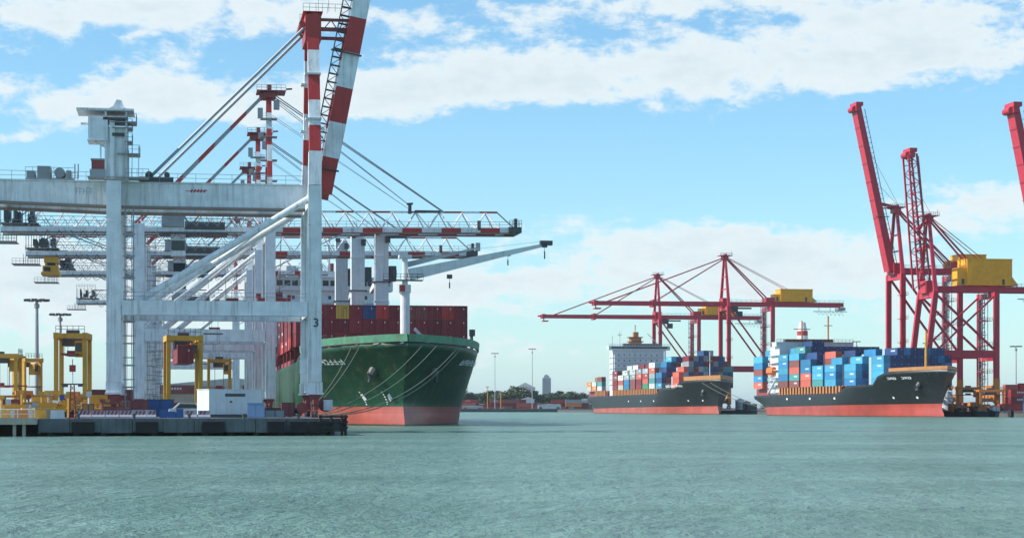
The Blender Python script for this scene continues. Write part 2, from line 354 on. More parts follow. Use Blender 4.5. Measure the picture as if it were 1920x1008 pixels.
# ------------------------------------------------------------------ water
def make_water():
    m = bpy.data.materials.new('harbour_water'); m.use_nodes = True
    nt = m.node_tree; N = nt.nodes; L = nt.links; b = N['Principled BSDF']
    b.inputs['Roughness'].default_value = WATER_ROUGH; b.inputs['IOR'].default_value = 1.33; b.inputs['Specular IOR Level'].default_value = 0.34
    geo = N.new('ShaderNodeNewGeometry')
    def noi(scl, sc, det, rough=0.6, dist=0.0):
        mp = N.new('ShaderNodeMapping'); mp.inputs['Scale'].default_value = scl; mp.inputs['Rotation'].default_value = (0, 0, R(8)); L.new(geo.outputs['Position'], mp.inputs[0])
        n = N.new('ShaderNodeTexNoise'); n.inputs['Scale'].default_value = sc; n.inputs['Detail'].default_value = det; n.inputs['Roughness'].default_value = rough; n.inputs['Distortion'].default_value = dist
        L.new(mp.outputs[0], n.inputs['Vector']); return n.outputs['Fac']
    def mul(a, k):
        n = N.new('ShaderNodeMath'); n.operation = 'MULTIPLY'; L.new(a, n.inputs[0]); n.inputs[1].default_value = k; return n.outputs[0]
    def add(a, c):
        n = N.new('ShaderNodeMath'); n.operation = 'ADD'; L.new(a, n.inputs[0]); L.new(c, n.inputs[1]); return n.outputs[0]
    # silty patches also paint in cloud shadow; wind streaks paint ripple light and dark
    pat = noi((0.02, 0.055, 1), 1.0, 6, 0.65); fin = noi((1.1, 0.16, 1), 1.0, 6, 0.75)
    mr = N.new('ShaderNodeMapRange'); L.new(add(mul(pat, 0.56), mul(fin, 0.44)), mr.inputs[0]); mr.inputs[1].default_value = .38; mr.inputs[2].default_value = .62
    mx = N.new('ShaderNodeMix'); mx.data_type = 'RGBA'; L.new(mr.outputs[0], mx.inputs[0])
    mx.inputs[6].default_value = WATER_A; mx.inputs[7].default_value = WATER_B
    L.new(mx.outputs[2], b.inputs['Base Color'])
    h = add(add(add(mul(noi((0.6, 0.8, 1), 0.13, 4), 2.2), mul(noi((0.8, 0.6, 1), 0.45, 4, 0.7), 1.0)), mul(noi((1.2, 0.5, 1), 1.3, 5, 0.75, 0.3), 0.6)), mul(noi((1, 1, 1), 5.0, 4, 0.6), 0.12))
    bp = N.new('ShaderNodeBump'); bp.inputs['Strength'].default_value = 1.0; bp.inputs['Distance'].default_value = WATER_BUMP
    L.new(h, bp.inputs['Height']); L.new(bp.outputs[0], b.inputs['Normal'])
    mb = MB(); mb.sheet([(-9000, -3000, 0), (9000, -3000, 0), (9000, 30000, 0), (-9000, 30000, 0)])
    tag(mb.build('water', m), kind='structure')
WATER_ROUGH = 0.28; WATER_BUMP = 2.0
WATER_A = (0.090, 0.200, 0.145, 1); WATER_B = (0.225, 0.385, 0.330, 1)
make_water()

# ------------------------------------------------------------------ land and quays
def loc1(x, y, z=0.0): return O1 + V * x + U * y + Vector((0, 0, z))
def loc2(x, y, z=0.0): return O2 - V * x - U * y + Vector((0, 0, z))   # far dock: local x points at the water (left), y towards the camera

def slab(name, pts, z0, z1, m, kind='structure'):
    mb = MB(); k = len(pts)
    mb.v = [(p[0], p[1], z0) for p in pts] + [(p[0], p[1], z1) for p in pts]
    for i in range(k):
        j = (i + 1) % k; mb.f.append((i, j, k + j, k + i)); mb.m.append(0)
    mb.f.append(tuple(range(k, 2 * k))); mb.m.append(0)
    mb.f.append(tuple(range(k - 1, -1, -1))); mb.m.append(0)
    return tag(mb.build(name, m), kind=kind)
EDGE1 = 1.6
# near dock: the yard behind the wharf end
a = loc1(EDGE1 - 0.3, -12); b_ = loc1(EDGE1 - 0.3, 1500); c = loc1(-600, 1500); d = loc1(-600, -12)
slab('ground', [a, b_, c, d], -1, DECK - 0.06, M['asphalt'])
# far dock on the right
a = loc2(3.0, 260); b_ = loc2(3.0, -1000); c = loc2(-700, -1000); d = loc2(-700, 260)
slab('ground', [a, d, c, b_], -1, DECK - 0.05, M['asphalt'])
# land across the harbour
slab('ground', [(-900, 1400, 0), (160, 1400, 0), (160, 9000, 0), (-2500, 9000, 0)], -1, 1.6, M['asphalt'])
slab('ground', [(-160, 4000, 0), (1700, 4000, 0), (5200, 12000, 0), (-2500, 12000, 0)], -1, 2.2, M['asphalt'])

def near_wharf():
    t = root('wharf', loc1(-13.5, -26, 0), TH, 'grey concrete wharf end with black rubber fenders beneath the white cranes', 'wharf')
    mb = MB()
    mb.box(-18.2, 15.1, 0, 14.5, DECK - 0.35, DECK)            # deck slab
    mb.box(-18.2, -18.0, -0.12, 0, 0.25, DECK)
    mb.build('deck', M['concrete'], t)
    mb = MB(); rnd = random.Random(3)
    x = -18.2
    while x < 15.0:                                            # fascia panels with joints
        w = min(3.35, 15.1 - x); o = rnd.uniform(0, 0.08)
        mb.box(x + 0.03, x + w - 0.03, -0.22 - o, -0.01, 0.42 + rnd.uniform(-.08, .08), DECK + 0.02)
        x += w
    mb.build('fascia', M['concrete'], t)
    for px in (185, 300, 420, 536, 578, 615):                  # long black fenders hung on the face
        xx = (px - 669) / 16.8 + 15.1 + 0.3
        mb = MB(); w = 2.4 if px < 500 else 1.9
        mb.box(xx - w / 2, xx + w / 2, -0.75, -0.35, 0.35, 1.45)
        for k in range(4): mb.box(xx - w / 2 - 0.05, xx + w / 2 + 0.05, -0.82, -0.751, 0.45 + k * 0.26, 0.55 + k * 0.26)
        mb.tube((xx - w / 2, -0.55, 1.55), (xx + w / 2, -0.55, 1.55), 0.12)
        mb.build('fender', M['rubber'], t)
    mb = MB()
    for i in range(12):                                        # piles in the dark under the deck
        x = -17 + i * 2.8; mb.tube((x, 1.5, -1), (x, 1.5, 1.6), 0.4, 10); mb.tube((x, 5.5, -1), (x, 5.5, 1.6), 0.4, 10)
    build_each(mb, 'pile', M['concrete'], t)
    mb = MB()                                                  # timber dolphin corner at the water side
    for x in (12.4, 13.6, 14.8, 15.2):
        mb.tube((x, -0.5, -1.2), (x, -0.5, 2.3), 0.16)
    for z in (0.8, 1.4, 2.0): mb.box(12.2, 15.45, -0.95, -0.67, z, z + 0.22)
    mb.build('corner_dolphin', M['rubber'], t)
    mb = MB()                                                  # small mooring bollards on the cope
    for x in (-14, -8, -2, 4, 10): mb.tube((x, 0.7, DECK), (x, 0.7, DECK + 0.45), 0.18, 10); mb.tube((x, 0.7, DECK + 0.4), (x, 0.7, DECK + 0.55), 0.3, 10)
    build_each(mb, 'bollard', M['dgrey'], t)
    t = root('wharf', loc1(-31.7, -27.6, 0), TH, 'beige concrete deck on piles with dark gaps below, left of the fendered wharf', 'wharf')
    mb = MB(); mb.box(-30, -0.05, 0, 16, DECK - 0.55, DECK + 0.03); mb.box(-30, -0.05, -0.25, 0, DECK - 0.6, DECK + 0.12); mb.build('deck', M['beige'], t)
    mb = MB()
    for x in (-28, -24.6, -21, -17.6, -14, -10.6, -7.4, -5.6, -2.6, -1.6): mb.box(x, x + 0.35, 0.3, 0.65, -1, 1.3)
    build_each(mb, 'pile', M['beige'], t)
near_wharf()

def far_quay():
    t = root('wharf', loc2(3.0, 0, 0), TH + math.pi, 'long dark concrete quay face beneath the red cranes', 'wharf')
    mb = MB(); mb.box(-14, 0.0, -900, 255, 1.35, DECK + 0.02); mb.build('deck', M['concrete'], t)
    mb = MB()
    for i in range(150): y = 254 - i * 5.0; mb.tube((-0.8, y, -1), (-0.8, y, 1.35), 0.35, 6); mb.tube((-4.8, y, -1), (-4.8, y, 1.35), 0.35, 6)
    build_each(mb, 'pile', M['dgrey'], t)
    for i in range(14):
        y = 240 - i * 15; mb = MB(); mb.box(0.02, 0.8, y - 1, y + 1, 0.1, 2.2); mb.box(0.8, 0.95, y - 1.3, y + 1.3, 0.3, 2.4); mb.build('fender', M['rubber'], t)
far_quay()

# ------------------------------------------------------------------ cranes
def bogie_set(t, G, Sx, m1, m2, near=True, scale=1.0):
    for x in (0, -G):
        for y in (0, Sx):
            mb = MB()
            mb.beam((x, y - 3.0, 1.9), (x, y + 3.0, 1.9), 0.7, 0.6)
            for k in (-1, 1):
                mb.beam((x, y + k * 1.9 - 1.3, 1.15), (x, y + k * 1.9 + 1.3, 1.15), 0.6, 0.5); mb.box(x - 0.25, x + 0.25, y + k * 1.9 - 0.2, y + k * 1.9 + 0.2, 1.3, 1.7)
            mb.prism([(x - 0.8, 3.0), (x + 0.8, 3.0), (x + 0.35, 1.9), (x - 0.35, 1.9)], y - 0.5, y + 0.5)
            bo = mb.build('bogie', m1, t)
            if near:
                mb = MB()
                for k in (-2.7, -1.4, 1.4, 2.7): mb.tube((x - 0.22, y + k, 0.42), (x + 0.22, y + k, 0.42), 0.40, 12)
                build_each(mb, 'wheel', m2, bo)

def stairs(mb, x, y, z0, z1, w=1.8, d=2.6, t=0.09, step=2.7):
    """zigzag stair tower: four posts, landings and flights"""
    for sx in (0, w):
        for sy in (0, d): mb.beam((x + sx, y + sy, z0), (x + sx, y + sy, z1), t, t)
    z = z0; k = 0
    while z + step < z1:
        mb.box(x, x + w, y + (0 if k % 2 else d * .7), y + (d * .3 if k % 2 else d), z, z + 0.08)
        a_, b2 = (y + d * .75, y + d * .25) if k % 2 == 0 else (y + d * .25, y + d * .75)
        mb.beam((x + w * .2, a_, z), (x + w * .2, b2, z + step), 0.09, 0.2); mb.beam((x + w * .8, a_, z), (x + w * .8, b2, z + step), 0.09, 0.2)
        mb.beam((x - 0.25, y, z + 1.0), (x + w + 0.25, y, z + 1.0), t, t * 1.5)
        mb.beam((x - 0.25, y, z + 0.05), (x + w + 0.25, y, z + 0.05), t * 1.5, t * 2.2)
        z += step; k += 1

def lattice(mb, x0, x1, y0, y1, zb, zt, n, t=0.16, mi=0, slope=0.0, tri=True):
    """truss between the lower chords at y0,y1 and the top chord(s)"""
    yt0, yt1 = ((y0 + y1) / 2 - 0.5, (y0 + y1) / 2 + 0.5) if tri else (y0, y1)
    for i in range(n):
        xa = x0 + (x1 - x0) * i / n; xb = x0 + (x1 - x0) * (i + 1) / n; xm = (xa + xb) / 2
        for yl, yu in ((y0, yt0), (y1, yt1)):
            mb.beam((xa, yl, zb + slope * xa), (xm, yu, zt + slope * xm), t, t, mi); mb.beam((xm, yu, zt + slope * xm), (xb, yl, zb + slope * xb), t, t, mi)
        mb.beam((xa, y0, zb + slope * xa), (xa, y1, zb + slope * xa), t * .8, t * .8, mi)
        mb.beam((xm, yt0, zt + slope * xm), (xm, yt1, zt + slope * xm), t * .8, t * .8, mi)

def crane_near():
    G, Sx = 24.6, 15.0
    t = root('quay_crane', loc1(0, 0, DECK), TH, 'nearest white quay crane numbered 3, box girder and red banded boom raised upright', 'crane', 'white container cranes on the near wharf')
    for x, wx in ((0, 1.8), (-G, 1.9)):
        for y in (0, Sx):
            mb = MB()
            mb.beam((x, y, 2.9), (x, y, 4.4), 1.3, 1.9); mb.beam((x, y, 4.4), (x, y, 28.9 if x == 0 else 29.0), 1.5, wx - 0.15)
            for z in (9, 13, 19, 24): mb.box(x - wx / 2, x + wx / 2, y - 0.8, y + 0.8, z, z + 0.14)
            mb.box(x - 1.05, x + 1.05, y - 0.85, y + 0.85, 2.85, 3.1)
            mb.build('leg', M['white'], t)
    for y in (0, Sx):
        mb = MB(); mb.box(-G + 0.95, -0.9, y - 0.65, y + 0.65, 12.7, 14.4); mb.box(-G + 0.95, -0.9, y - 0.75, y + 0.75, 12.6, 12.7)
        mb.build('portal_beam', M['white'], t)
        mb = MB(); mb.tube((-G + 0.8, y, 13.0), (-0.7, y, 27.3), 0.42, 12); mb.build('diagonal_brace', M['white'], t, smooth=False)
        mb = MB()
        mb.tube((-G + 4, y + 0.9, 12.9), (-5, y + 0.9, 24.5), 0.1, 6); mb.build('service_pipe', M['white'], t)
    for x in (0, -G):
        mb = MB(); mb.box(x - 0.7, x + 0.7, 0.8, Sx - 0.8, 12.8, 14.2); mb.box(x - 0.6, x + 0.6, 0.8, Sx - 0.8, 26.6, 28.4); mb.box(x - 0.5, x + 0.5, 0.7, Sx - 0.7, 3.2, 4.3); build_each(mb, 'cross_beam', M['white'], t)
    bogie_set(t, G, Sx, M['dred'], M['dgrey'])
    mb = MB()                                                  # white cabinets and red gear round the foot of the waterside leg
    mb.box(-1.3, -0.95, -0.4, 0.4, 3.2, 5.4); mb.box(-1.8, -1.2, -0.6, 0.6, 5.5, 7.2); mb.box(1.1, 2.2, -0.5, 0.5, 0.9, 2.2)
    build_each(mb, 'cable_reel_housing', M['white'], t)
    mb = MB(); mb.tube((1.5, 2.2, 1.6), (1.5, 2.5, 1.6), .9, 20); mb.tube((-1.6, -1.0, 1.2), (-1.6, -.7, 1.2), .7, 16)
    build_each(mb, 'cable_reel', M['dred'], t)
    # girders
    for y in (3.6, 11.4):
        mb = MB(); k = len(mb.v)
        prof = [(-46, 26.9), (-38, 26.7), (-G, 26.35), (-1, 26.35), (-1, 29.2), (-46, 29.2)]
        mb.prism(prof, y - 0.55, y + 0.55)
        mb.prism([(-46, 26.6), (-38, 26.4), (-G, 26.05), (-1, 26.05), (-1, 26.33), (-G, 26.33), (-38, 26.68), (-46, 26.88)], y - 0.75, y + 0.75, 1)
        mb.box(-46, -1, y - 0.75, y + 0.75, 29.22, 29.32)
        for i in range(22): x = -45 + i * 2.0; mb.box(x, x + 0.05, y - 0.6, y - 0.552, 26.9, 29.1)
        g = mb.build('girder', [M['white'], M['flange']], t)
        if y < 5:
            mb = MB()                                          # faint dark emblem and a small red mark on the web
            for i in range(5):
                x = -29.3 + i * 0.42
                mb.box(x, x + 0.06, y - 0.585, y - 0.56, 27.6, 28.5); mb.box(x, x + 0.3, y - 0.587, y - 0.56, 28.42 - 0.15 * (i % 3), 28.48 - 0.15 * (i % 3)); mb.box(x, x + 0.28, y - 0.587, y - 0.56, 27.95, 28.0)
            mb.build('grey_emblem', M['grey'], g)
            mb = MB()
            for i in range(5):
                x = -15.3 + i * 0.4; mb.beam((x, y - 0.58, 28.15), (x + 0.22, y - 0.58, 28.55), 0.03, 0.1); mb.beam((x + 0.1, y - 0.583, 28.15), (x + 0.3, y - 0.583, 28.45), 0.03, 0.08)
            mb.beam((-15.9, y - 0.59, 28.3), (-13.2, y - 0.59, 28.42), 0.03, 0.07)
            mb.build('red_emblem', M['red'], g)
    mb = MB()
    for x in (-45, -38, -31, -18, -12, -6): mb.box(x - 0.4, x + 0.4, 4.2, 10.8, 26.9, 28.6)
    build_each(mb, 'girder_tie', M['white'], t)
    mb = MB()
    for y in (2.9, 12.1): mb.rail((-46, y, 29.33), (-1.2, y, 29.33), 1.1, 2.2, 0.05)
    mb.rail((-G + 1.2, -0.6, 14.4), (-1, -0.6, 14.4), 1.0, 2.4, 0.05)
    build_each(mb, 'handrail', M['grey'], t)
    mb = MB(); stairs(mb, -G + 1.3, 1.2, 1.0, 26, 1.0, 2.6); mb.build('stair_tower', M['grey'], t)
    # machinery on the back of the girder
    mb = MB(); rnd = random.Random(5)
    mb.box(-35.4, -29.5, 3, 8, 29.34, 29.6)
    for x, w, h, r in ((-34.8, 1.0, .9, 0), (-33.2, 1.6, 1.5, 0), (-31.3, 1.2, 1.3, 1), (-30.2, .6, 1.0, 0)):
        if r: mb.tube((x, 3.2, 30.3), (x, 6, 30.3), 0.65, 14)
        else: mb.box(x - w / 2, x + w / 2, 3.2, 6, 29.6, 29.6 + h)
    for x in (-29.5, -29.1): mb.box(x, x + 0.12, 3, 3.4, 29.6, 31.4)
    mb.rail((-35.4, 2.9, 29.6), (-29.4, 2.9, 29.6), 1.3, 0.8, 0.05); mb.rail((-35.4, 8, 29.6), (-29.4, 8, 29.6), 1.3, 0.8, 0.05)
    build_each(mb, 'hoist_machinery', M['grey'], t)
    # tall equipment tower over the landside leg
    L0 = -G
    tw = MB()
    tw.box(L0 - 0.9, L0 + 1.3, 0.6, 3.0, 29.35, 35.8); tw.box(L0 - 0.5, L0 + 0.1, 0.3, 0.59, 29.4, 36.5)
    tw.box(L0 + 1.31, L0 + 1.8, 1.0, 2.6, 29.35, 33.0)
    for x, y in ((L0 - 1.0, 0.4), (L0 + 1.5, 0.4), (L0 - 1.0, 3.2), (L0 + 1.5, 3.2), (L0 - 1.0, 6), (L0 + 1.5, 6)): tw.box(x - .11, x + .11, y - .11, y + .11, 29.35, 37.6)
    e = tw.build('equipment_tower', M['white'], t)
    mb = MB(); mb.box(L0 - 3.1, L0 - 0.75, 0.2, 4.2, 34.1, 36.9); mb.box(L0 - 3.2, L0 - 0.7, 0.1, 4.3, 34.0, 34.1); mb.beam((L0 - 2.4, 1, 34.0), (L0 - 0.9, 1, 33.2), 0.3, 0.2); mb.box(L0 - 1.7, L0 - 1.5, 0.6, .8, 31, 33.9)
    mb.build('winch_house', M['white'], e)
    mb = MB(); mb.box(L0 - 4.5, L0 + 2.4, 0.0, 5.5, 37.7, 37.95); mb.prism([(L0 - 0.9, 37.96), (L0 + 2.0, 37.96), (L0 + 1.2, 38.3), (L0 + 0.9, 39.1), (L0 + 0.3, 39.2), (L0 - 0.1, 38.4)], 1.0, 3.5); mb.beam((L0 - 3.6, 1, 37.7), (L0 - 2.7, 1, 37.0), 0.12)
    mb.box(L0 - 4.0, L0 - 3.1, 0.6, 1.2, 36.0, 36.2)
    mb.build('tower_roof', M['white'], e)
    mb = MB(); mb.box(L0 - 1.3, L0 + 1.7, 0.2, 4.8, 36.55, 36.9); mb.box(L0 - 0.2, L0 + 1.3, 0.25, 4.8, 34.6, 35.0); build_each(mb, 'window_band', M['glass'], e)
    mb = MB()
    for z, xa, xb in ((36.3, -0.4, 2.7), (35.6, -0.2, 2.2), (33.9, 1.3, 2.2), (32.4, 0.4, 3.1), (29.5, -3.2, 4.2)):
        mb.box(L0 + xa, L0 + xb, 0.0, 3.6, z, z + 0.1); mb.rail((L0 + max(xa, 1.4), 0.05, z + .1), (L0 + xb, 0.05, z + .1), 1.0, 0.7, 0.05); mb.rail((L0 + xb, 0.05, z + .1), (L0 + xb, 3.6, z + .1), 1.0, 0.9, 0.05)
    for x in (2.2, 3.0): mb.beam((L0 + x, 0.2, 29.5), (L0 + x, 0.2, 33.4), 0.08)
    build_each(mb, 'walkway', M['grey'], e)
    mb = MB(); mb.box(L0 - 2.7, L0 - 1.1, 0.3, 1.8, 30.5, 31.6); mb.build('red_hoist_box', M['dred'], e)
    mb = MB(); mb.box(L0 - 2.9, L0 - 1.0, 0.2, 2.0, 29.6, 30.48); mb.box(L0 - 2.8, L0 - 1.0, 0.3, 1.8, 31.62, 31.8); build_each(mb, 'hoist_frame', M['grey'], e)
    # pylon over the waterside legs, red and white bands
    ap = 49.7
    for y, yt in ((0, 5.0), (Sx, 10.0)):
        mb = MB(); mb.banded((0.1, y * 0.9 + 0.6, 33.2), (0.1, yt, ap), 1.2, 1.45, 5, first=1)
        mb.beam((0, y, 28.9), (0.1, y * .9 + .6, 33.2), 1.3, 1.6, 0)
        for zc in (37.4, 43.3): yc = y * .9 + .6 + (yt - y * .9 - .6) * (zc - 33.2) / (ap - 33.2); mb.box(-1.05, .95, yc - .9, yc + .9, zc, zc + .18)
        mb.build('pylon_leg', [M['white'], M['red']], t)
    mb = MB(); mb.prism([(-0.9, ap - 1.8), (1.1, ap - 1.8), (1.1, ap + 1.4), (0.4, ap + 1.7), (-0.9, ap + 1.4)], 4.0, 11.0)
    mb.tube((-1.3, 4.4, ap + 0.3), (-1.3, 10.6, ap + 0.3), 0.4, 10); mb.box(-1.2, 1.3, 3.8, 11.2, ap + 1.72, ap + 1.8)
    pc = mb.build('pylon_head', M['red'], t)
    mb = MB()
    for y in (4.6, 10.4): mb.beam((1.1, y, ap + 0.9), (4.8, y, ap + 0.9), 0.35, 0.35); mb.beam((1.1, y, ap - 0.35), (4.5, y, ap - 0.35), 0.35, 0.4)
    for i in range(4): mb.beam((1.4 + i, 4.6, ap + (0.9 if i % 2 else -0.35)), (2.4 + i * 0.8, 4.6, ap + (-0.35 if i % 2 else 0.9)), 0.12)
    build_each(mb, 'boom_latch_arm', M['dred'], pc)
    mb = MB(); mb.rail((-1.2, 3.9, ap + 1.8), (4.5, 3.9, ap + 1.8), 1.0, 0.8, 0.05); mb.rail((-1.2, 11, ap + 1.8), (1.3, 11, ap + 1.8), 1.0, 0.8, 0.05)
    mb.beam((1.9, 5, ap + 1.8), (2.9, 5, ap + 9), 0.05); mb.beam((0.8, 5, ap + 1.8), (0.8, 5, ap + 7), 0.05)
    build_each(mb, 'handrail', M['grey'], pc)
    mb = MB()
    for k, (x, z) in enumerate(((-20.8, 29.4),)):
        for y, yt in ((3.6, 4.6), (11.4, 10.4)): mb.tube((-0.9, yt, ap - 0.1 - k * 0.7), (x - 0.1 + k * 1.5, y, z), 0.2, 7)
    build_each(mb, 'backstay', M['grey'], t)
    mb = MB(); mb.box(-21.6, -17.4, 3.0, 4.2, 29.34, 30.0); mb.tube((-20.4, 3.0, 30.2), (-20.4, 4.2, 30.2), .5, 10); mb.tube((-18.2, 3.0, 30.3), (-18.2, 4.2, 30.3), .35, 10); build_each(mb, 'stay_anchor', M['dgrey'], t)
    # raised boom
    ang = R(11.0); dx, dz = math.sin(ang), math.cos(ang); px, pz = 1.45, 28.5
    for y in (4.2, 10.8):
        mb = MB(); seg = 4.55; k = 0; s0 = 0
        while s0 < 40:
            s1 = min(s0 + seg, 41); mb.beam((px + dx * s0, y, pz + dz * s0), (px + dx * s1, y, pz + dz * s1), 1.1, 2.15 if s0 > 0 else 2.0, 1 if k % 2 == 0 else 0)
            if k == 0: pass
            s0 = s1; k += 1
        mb.build('boom', [M['white'], M['red']], t)
    mb = MB()
    for s1 in range(2, 41, 3):
        c0 = Vector((px + dx * s1, 0, pz + dz * s1)); mb.beam(c0 + Vector((0, 4.6, 0)), c0 + Vector((0, 10.4, 0)), 0.4, 0.5)
    build_each(mb, 'boom_tie', M['white'], t)
    mb = MB(); n_ = Vector((-dz, 0, dx))
    for y in (3.5, 4.4):
        mb.beam(Vector((px, y, pz)) + n_ * 2.3 + Vector((dx, 0, dz)) * 3, Vector((px, y, pz)) + n_ * 2.3 + Vector((dx, 0, dz)) * 40, 0.1, 0.12)
    for i in range(34):
        o = Vector((px, 3.9, pz)) + Vector((dx, 0, dz)) * (3.2 + i * 1.08); mb.beam(o + n_ * 1.1, o + n_ * 2.3, 0.9, 0.07); 
        if i % 2: mb.beam(o + n_ * 1.15, o + n_ * 2.3 + Vector((dx, 0, dz)) * 1.08, 0.08)
        else: mb.beam(o + n_ * 2.3, o + n_ * 1.15 + Vector((dx, 0, dz)) * 1.08, 0.08)
    for s1 in (3, 18, 31): o = Vector((px, 3.5, pz)) + Vector((dx, 0, dz)) * s1; mb.beam(o + n_ * -1.3, o + n_ * 2.6, 0.8, 0.12)
    mb.build('boom_walkway', M['dgrey'], t)
    # number on the waterside leg
    cu = bpy.data.curves.new('number', 'FONT'); cu.body = '3'; cu.size = 1.5; cu.align_x = 'CENTER'; cu.extrude = 0.01; cu.offset = 0.03
    to = bpy.data.objects.new('number', cu); COL.objects.link(to); bpy.context.view_layer.update()
    me = bpy.data.meshes.new_from_object(to.evaluated_get(bpy.context.evaluated_depsgraph_get())); bpy.data.objects.remove(to)
    me.name = 'leg_number'; me.materials.clear(); me.materials.append(M['dgrey'])
    o = bpy.data.objects.new('leg_number', me); COL.objects.link(o); o.parent = t; o.location = (0.12, -0.79, 11.3); o.rotation_euler = (R(90), 0, 0)
    mb = MB()                                                  # thin ladder up the waterside leg
    for y in (0.15, 0.55): mb.beam((-1.15, y, 7.5), (-1.15, y, 26), 0.05)
    for i in range(46): mb.beam((-1.15, .15, 7.6 + i * .4), (-1.15, .55, 7.6 + i * .4), 0.04)
    mb.build('ladder', M['grey'], t)
crane_near()

def crane_lattice(D, label, outreach=49.0, cabx=-14.0, end_cab=False, boom_up=False):
    G, Sx = 24.6, 15.0
    o = rail1(D); o.z = DECK
    t = root('quay_crane', o, TH, label, 'crane', 'white container cranes on the near wharf')
    sl = 0.012; zb, zt = 35.6, 39.4
    for x in (0, -G):
        for y in (0, Sx):
            mb = MB(); mb.beam((x, y, 2.9), (x, y, 36), 1.5, 1.9)
            for z in (8, 20, 28): mb.box(x - 1.0, x + 1.0, y - 0.8, y + 0.8, z, z + 0.12)
            mb.build('leg', M['white'], t)
    for y in (0, Sx):
        mb = MB(); mb.box(-G + 1, -1, y - 0.7, y + 0.7, 13.8, 16.1); mb.build('portal_beam', M['white'], t)
        mb = MB(); mb.box(-12.6, -9.0, y - 0.74, y - 0.72, 15.1, 15.35); build_each(mb, 'name_board', M['dgrey'], t)
        mb = MB(); mb.tube((-G + 0.8, y, 16.3), (-0.8, y, 35.2), 0.42, 10); mb.build('diagonal_brace', M['white'], t)
    for x in (0, -G):
        mb = MB(); mb.box(x - 0.7, x + 0.7, 0.8, Sx - 0.8, 14, 15.8); mb.box(x - 0.7, x + 0.7, 0.8, Sx - 0.8, 33.6, 35.4); mb.box(x - .5, x + .5, .8, Sx - .8, 3.2, 4.4); build_each(mb, 'cross_beam', M['white'], t)
    bogie_set(t, G, Sx, M['dred'], M['dgrey'], near=D < 400)
    mb = MB()
    for x in (-G + 1.5,): stairs(mb, x, 2, 1, 34, 1.5, 2.6)
    mb.build('stair_tower', M['grey'], t)
    # girder and boom: two banded lower chords with a triangular truss
    for nm, xa, xb in (('girder', -50.5, -1.5), ('boom', -1.3, outreach)):
        n = max(1, round((xb - xa) / 3.9)); mb = MB()
        for y in (4.5, 10.5): mb.banded((xa, y, zb + sl * xa), (xb, y, zb + sl * xb), 0.7, 0.9, n, first=0) if nm == 'boom' else mb.beam((xa, y, zb + sl * xa), (xb, y, zb + sl * xb), 0.7, 0.9)
        for y in (4.5, 10.5): mb.beam((xa, y, zb - 0.6 + sl * xa), (xb, y, zb - 0.6 + sl * xb), 0.85, 0.2, 2)
        xe = xb - 4 if nm == 'boom' and outreach > 40 else xb
        xs = xa + 5 if nm == 'girder' else xa
        mb.banded((xs, 7, zt + sl * xs), (xe, 7, zt + sl * xe), 0.35, 0.35, n, first=1)
        lattice(mb, xs, xe, 4.5, 10.5, zb + 0.4, zt, max(2, round((xe - xs) / 4.6)), 0.17, 0, sl)
        if nm == 'boom' and outreach > 40: mb.beam((xe, 7, zt + sl * xe), (xb - .5, 7, zb + sl * xb + 0.6), 0.2, 0.2, 2)
        mb.beam((xs, 7, zt + sl * xs), (xa, 7, zb + sl * xa), 0.2, 0.2, 2)
        g = mb.build(nm, [M['white'], M['red'], M['flange']], t)
        mb = MB(); mb.rail((xa, 3.6, zb + 0.5 + sl * xa), (xb, 3.6, zb + 0.5 + sl * xb), 1.1, 2.0, 0.07)
        for y in (5.6, 9.4): mb.tube((xa, y, zb + 0.7 + sl * xa), (xb, y, zb + 0.7 + sl * xb), 0.05, 4)
        build_each(mb, 'handrail', M['grey'], g)
    if outreach > 40:
        mb = MB(); xe = outreach; mb.box(xe - 2.2, xe + 0.4, 3.6, 11.4, zb + .1, zb + 1.2); mb.rail((xe - 2, 3.6, zb + 1.2), (xe + .4, 3.6, zb + 1.2), 1.3, 0.6, 0.08); mb.box(xe - 1.0, xe - .4, 4, 5, zb + 1.2, zb + 2.9); mb.box(xe - 8.3, xe - 7.7, 4, 5, zb + .5, zb + 2.4)
        build_each(mb, 'boom_end_platform', M['dgrey'], t)
        mb = MB(); x = 27.6; mb.box(x - .3, x + .3, 6.6, 7.4, zt, zt + 1.9); mb.beam((x - .6, 7, zt + 1.9), (x + .6, 7, zt + 2), 0.4, 0.4); mb.box(x + 1, x + 6, 6.5, 7.5, zt + .3, zt + .7); build_each(mb, 'stay_bracket', M['dgrey'], t)
    # pylon
    ap = 61.5
    for y, yt in ((0, 6.6), (Sx, 8.4)):
        mb = MB(); mb.beam((0, y, 35.9), (0, y + (yt - y) * .12, 39), 1.0, 1.2, 0); mb.banded((0, y + (yt - y) * .12, 39), (0, yt, ap), 0.7, 0.95, 7, first=1); mb.build('pylon_leg', [M['white'], M['red']], t)
    mb = MB(); mb.box(-1.1, 1.3, 5.4, 9.6, ap - 0.2, ap + 0.9); mb.box(-2.4, 3.2, 4.6, 10.4, ap + .95, ap + 1.15); mb.tube((-1.4, 5.6, ap + .2), (-1.4, 9.4, ap + .2), 0.5, 8); mb.box(-.3, .5, 7, 8, ap + 1.15, ap + 2.6); mb.beam((3.2, 5, ap + 1.4), (4.4, 5, ap + 1.5), 0.3, 0.3)
    hd = mb.build('pylon_head', M['dred'], t)
    mb = MB(); mb.rail((-2.4, 4.7, ap + 1.15), (3.2, 4.7, ap + 1.15), 1.0, 0.9, 0.07); mb.box(0.9, 2.0, 5.6, 6.6, ap - 2.4, ap - .6); mb.box(-2.2, -1.2, 5.6, 6.4, ap - 4.2, ap - 2.2); mb.box(-2.0, -1.1, 5.6, 6.4, ap - 8.2, ap - 6.9)
